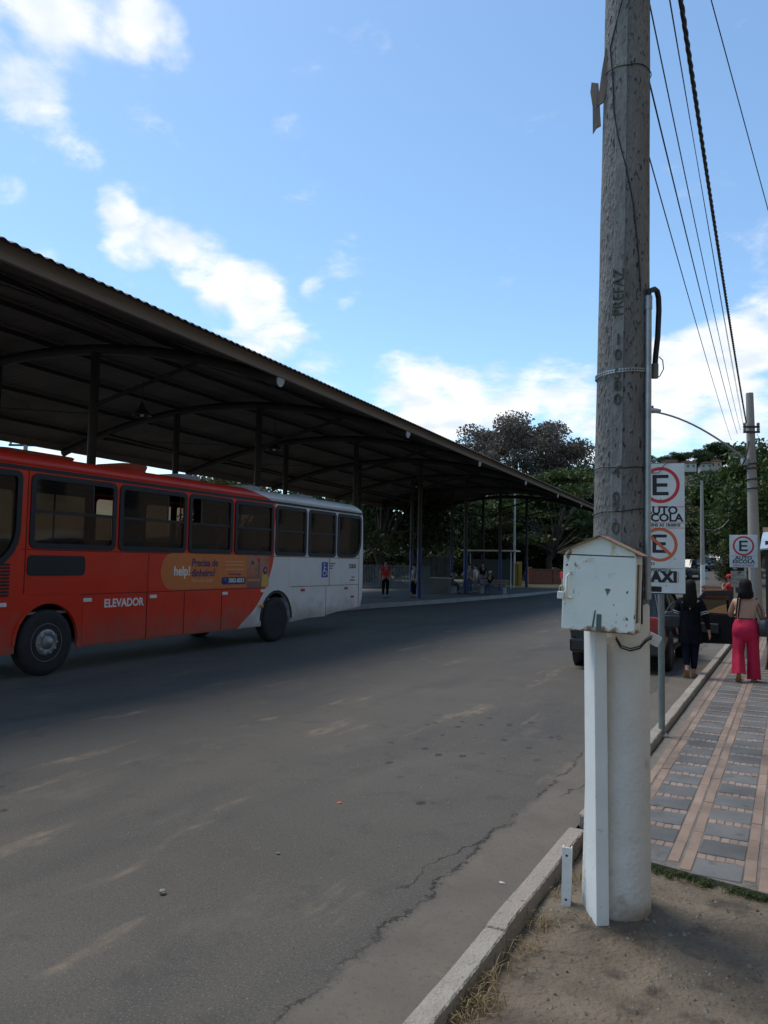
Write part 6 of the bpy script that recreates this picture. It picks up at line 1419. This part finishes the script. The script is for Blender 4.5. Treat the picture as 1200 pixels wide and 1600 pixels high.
# ------------------------------------------------------------------ kiosk, barrier and board on the right, and the shops along the pavement
M['awning'] = mat('pale_blue_awning', (.30, .36, .42), .45, c2=(.38, .43, .48), scale=2); M['wood_dark'] = mat('dark_wood', (.045, .035, .03), .8, c2=(.03, .025, .022), scale=6); M['wood_light'] = mat('light_wood', (.40, .27, .16), .8)
M['orange'] = mat('orange_barrier', (.36, .15, .08), .85); M['shelf_white'] = mat('white_sheet', (.62, .63, .64), .5)
kc = fr(17.6, -.55, 0); ki = tag(empty('kiosk', kc, SH), 'dark wooden kiosk with curved pale blue awning at the right edge', 'kiosk')
for x in (-.92, -.70):
    for y in (-1.0, 1.0): mb = MB(); mb.box(x - .05, x + .05, y - .05, y + .05, 0, 2.35); mb.build('post', M['wood_dark'], ki)
mb = MB(); mb.box(-.62, 1.6, -.9, -.82, 1.2, 1.72); mb.box(-.62, 1.6, -.9, -.82, .02, .3); mb.build('counter', M['wood_dark'], ki)
mb = MB(); mb.box(-.6, 1.6, -.78, -.72, .3, 1.2); mb.build('front_board', M['shelf_white'], ki)
for k in range(7): mb = MB(); mb.box(-.6, 1.6, -.80, -.781, 1.22 + k * .075, 1.28 + k * .075); mb.build('shutter_slat', M['shelf_white'], ki)
mb = MB(); mb.box(-.6, 1.6, .9, .96, 0, 2.3); mb.build('back_wall', M['wood_dark'], ki)
rings = []
for u in lin(0, 1, 10): rings.append([Vector((x, -1.35 + 2.6 * u, 2.20 + .42 * math.sin(u * 1.5) + .10 * (1 - ((x - .4) / 1.4) ** 2) + dz)) for x, dz in ((-1.05, 0), (-.4, 0), (.4, 0), (1.2, 0), (1.85, 0), (1.85, -.03), (1.2, -.03), (.4, -.03), (-.4, -.03), (-1.05, -.03))])
mb = MB(); mb.loft(rings); mb.build('awning', M['awning'], ki)
mb = MB(); mb.box(-1.07, 1.87, 1.22, 1.30, 2.62, 2.72); mb.build('awning_edge', M['wood_light'], ki)
lb = tag(empty('leaning_board', fr(16.2, .42, 0), SH), 'light wooden board leaning against the kiosk beside the woman in crimson', 'board')
mb = MB(); mb.bbox(-.03, .0, -.35, .35, 0, .85, .008, M=Matrix.Rotation(R(8), 4, 'Y')); mb.build('plank', M['wood_light'], lb)
ob = tag(empty('orange_barrier', at(1118, 44), SH), 'orange slatted barrier beside the foot of the slim pole', 'barrier')
for k in range(4): mb = MB(); mb.bbox(-.75, .75, -.03, .0, .15 + k * .2, .31 + k * .2, .01); mb.build('slat', M['orange'], ob)
for x in (-.6, .6): mb = MB(); mb.box(x - .04, x + .04, .003, .06, 0, .95); mb.build('leg', M['orange'], ob)
sl = tag(empty('sand_heap', fr(33, 1.9, 0), 0), 'pale heap of sand at the kerb near the person in red', 'sand heap')
mb = MB(); vs = []; n = 16
for i in range(n + 1):
    for j in range(n + 1):
        x, y = -1.2 + 2.4 * i / n, -1.2 + 2.4 * j / n; d = math.hypot(x, y) / 1.2; vs.append((x * 1.1, y * 1.1, max(-.05, .62 * (1 - d) + .07 * mnoise.noise(Vector((x * 2, y * 2, 0))))))
mb.add(vs, [(i * (n + 1) + j, (i + 1) * (n + 1) + j, (i + 1) * (n + 1) + j + 1, i * (n + 1) + j + 1) for i in range(n) for j in range(n)], 0, True); mb.build('heap', mat('sand', (.36, .28, .17), .95, c2=(.30, .23, .14), scale=4, bump=1), sl)

M['plaster'] = mat('beige_plaster', (.40, .30, .21), .85, c2=(.34, .26, .19), scale=.8)
def shop(t0, t1, h_, label, wall):
    s_ = tag(empty('shop_building', fr(t0, -3.6, 0), SH), label, 'building', 'shops along the pavement'); ln = t1 - t0
    mb = MB(); mb.box(0.12, 7, 0, ln - .02, -.1, h_); mb.build('wall', wall, s_)
    mb = MB(); mb.bbox(-.25, 7.1, -.02, ln, h_ + .002, h_ + .3, .03); mb.build('parapet', M['pale_wall'], s_)
    n = max(1, int(ln / 3.6))
    for i in range(n):
        y = ln * (i + .5) / n
        d = MB(); d.box(.06, .118, y - 1.2, y + 1.2, .02, 2.6); dd = d.build('shutter', M['steel'], s_)
        for k in range(12): q = MB(); q.box(.04, .058, y - 1.18, y + 1.18, .08 + k * .21, .25 + k * .21); q.build('shutter_slat', M['steel'], dd)
        wn_ = MB(); wn_.box(.04, .118, y - .7, y + .7, 3.8, 5.0)
        if h_ > 5.4: w_ = wn_.build('window', M['white'], s_); pn_ = MB(); pn_.box(.02, .038, y - .62, y + .62, 3.88, 4.92); pn_.build('pane', M['win_dark'], w_)
shop(15, 31, 9.0, 'beige shop row beside the kiosk, reflected in the bus windows', M['plaster'])  # unseen row carried on from here to fill the bus window reflections
shop(31, 46, 8.0, 'unseen farthest beige shop on the right side of the street, added for the bus window reflections', M['plaster'])
shop(-22, -8, 6.2, 'two-storey beige shop with metal shutters behind the viewpoint', M['plaster'])
shop(-8, 5, 10.5, 'unseen beige shop with roller shutters on the right of the viewpoint, raised to shade the bus', M['plaster'])  # out of view; this and the next made taller to block sky light from the bus
shop(5, 15, 11.0, 'unseen pale shop with roller shutters farther along the pavement, raised to shade the bus', M['wall_pale'])

# ------------------------------------------------------------------ small things on the ground
def rock(name, label, loc, s_, m, seed, cat='stone', group=None):
    bm = bmesh.new(); bmesh.ops.create_icosphere(bm, subdivisions=3, radius=1)
    for v in bm.verts:
        n = v.co.normalized(); v.co = Vector((n.x * s_[0], n.y * s_[1], n.z * s_[2])) * (1 + .30 * mnoise.noise(n * 1.6 + Vector((seed, 0, 0))) + .10 * mnoise.noise(n * 5 + Vector((seed, 2, 0))))
    mb = MB(); mb.bm(bm, smooth=False); o = mb.build(name, m, loc=loc, rz=seed); return tag(o, label, cat, group)
M['stone'] = mat('rubble', (.27, .25, .20), .95, c2=(.18, .165, .13), scale=18, c3=(.40, .38, .34), s3=60, bump=1.2)
p = gpt(962, 1440, -.055); rock('rubble_stone', 'grey lump of rubble at the foot of the white square post', (p.x, p.y, -.035), (.042, .034, .026), M['stone'], 1.3)
p = gpt(922, 1425, -.05); rock('rubble_stone', 'crumbling mortar lump left of the white square post foot', (p.x, p.y, -.045), (.05, .04, .02), M['stone'], 4.2)
p = gpt(862, 1425, -.05); rock('rubble_stone', 'small pale stone left of the cut-off tube', (p.x, p.y, -.05), (.024, .018, .014), M['stone'], 7.7)
p = gpt(848, 1420, -.05); rock('rubble_stone', 'smallest pale stone beside the kerb near the cut-off tube', (p.x, p.y, -.05), (.016, .014, .010), M['stone'], 9.1)
p = gpt(1090, 1346, -.05); rock('rubble_stone', 'broken concrete chunk under the edge of the tiled pavement', (p.x, p.y, -.05), (.06, .035, .035), M['stone'], 11.4)
p = gpt(254, 1397, 0); rock('road_stone', 'pale stone lying alone on the asphalt at lower left', (p.x, p.y, .012), (.024, .018, .014), M['stone'], 2.2)
p = gpt(435, 1335, 0); rock('road_stone', 'tiny white chip on the asphalt below the bus', (p.x, p.y, .006), (.012, .010, .007), M['stone'], 3.1)
p = gpt(784, 1380, 0); rock('paper_scrap', 'scrap of white paper on the gutter beside the kerb', (p.x, p.y, .004), (.018, .012, .004), M['cap'], 5.5, cat='litter')
p = gpt(531, 1255, 0); rock('dry_leaf', 'orange dry leaf on the asphalt left of the spots', (p.x, p.y, .004), (.022, .014, .005), M['sign_orange'], 6.5, cat='leaf')
g = np.random.default_rng(21)
def scatter(name, label, cat, m, n, size, area, seed):
    r = random.Random(seed); mb = MB()
    for i in range(n):
        t, L = area(r); w = fr(t, L); z = verge_z(-L, t) if L < 1.2 else 0.0; s_ = size * r.uniform(.4, 1.5)
        c = Vector((w.x, w.y, z + s_ * .3)); a = r.uniform(0, 6.28)
        top_ = c + Vector((0, 0, s_ * .5)); ring = [c + Vector((math.cos(a + k * 2 * math.pi / 5) * s_ * r.uniform(.6, 1.1), math.sin(a + k * 2 * math.pi / 5) * s_ * r.uniform(.6, 1.1), -s_ * .35)) for k in range(5)]
        mb.add(ring + [top_], [(k, (k + 1) % 5, 5) for k in range(5)])
    return tag(mb.build(name, m, fix=True), label, cat, kind='stuff')
scatter('verge_gravel', 'small gravel scattered over the bare earth verge', 'gravel', M['stone'], 2600, .0055, lambda r: (r.uniform(1, 5.3), r.uniform(-1.4, 1.17)), 31)
scatter('verge_pebbles', 'pebbles and bits of rubble on the bare earth around the pole', 'pebbles', M['stone'], 130, .013, lambda r: (r.gauss(4.1, .55), r.gauss(.75, .35) if r.random() < .6 else r.uniform(-1.2, 1.1)), 36)
scatter('verge_clods', 'dark clods of earth on the verge', 'soil', M['earth'], 900, .010, lambda r: (r.uniform(1, 5.3), r.uniform(-1.4, 1.17)), 32)
scatter('road_grit', 'fine grit lying on the asphalt and gutter', 'grit', M['stone'], 1200, .005, lambda r: (r.uniform(1.5, 11), 1.4 + abs(r.gauss(0, 1.4))), 33)
def blades(name, label, m, spots, h_, seed, lay_=.6, cat='grass'):
    r = random.Random(seed); mb = MB()
    for (x, y, z, n, sp) in spots:
        for i in range(n):
            b_ = Vector((x + r.gauss(0, sp), y + r.gauss(0, sp), z)); hh = h_ * r.uniform(.4, 1.2); a = r.uniform(0, 6.28); ln = hh * lay_ * r.uniform(.4, 1.6); w = Vector((-math.sin(a), math.cos(a), 0)) * .0022
            m1 = b_ + Vector((math.cos(a) * ln * .35, math.sin(a) * ln * .35, hh * .75)); e = b_ + Vector((math.cos(a) * ln, math.sin(a) * ln, hh * r.uniform(.3, 1.0)))
            mb.add([b_ - w, b_ + w, m1 + w * .8, m1 - w * .8, e], [(0, 1, 2, 3), (3, 2, 4)])
    return tag(mb.build(name, m, fix=False), label, cat, kind='stuff')
sp_ = []
for (px, py, n, s_) in ((740, 1560, 240, .055), (712, 1592, 120, .05), (760, 1530, 80, .05), (826, 1480, 70, .05), (850, 1440, 80, .06), (880, 1400, 60, .05), (895, 1370, 70, .05), (800, 1500, 40, .07), (905, 1430, 30, .05)):
    p = gpt(px, py, -.03); sp_.append((p.x, p.y, -.045, int(n * .65), s_))
blades('dry_grass', 'dry straw-coloured grass along the inner side of the kerb', M['leaf_straw'], sp_, .07, 41, 1.3)
sp_ = []
r = random.Random(6)
for i in range(70):
    u = r.random(); px = 1024 + 176 * u; py = 1349 + 46 * u + r.uniform(-3, 12)
    if .27 < u < .42 and r.random() < .7: continue
    p = gpt(px, py, -.02); sp_.append((p.x, p.y, -.035, 34, .022))
blades('green_weeds', 'low green weeds under the edge of the tiled pavement', M['leaf_mid'], sp_, .035, 42, .9)
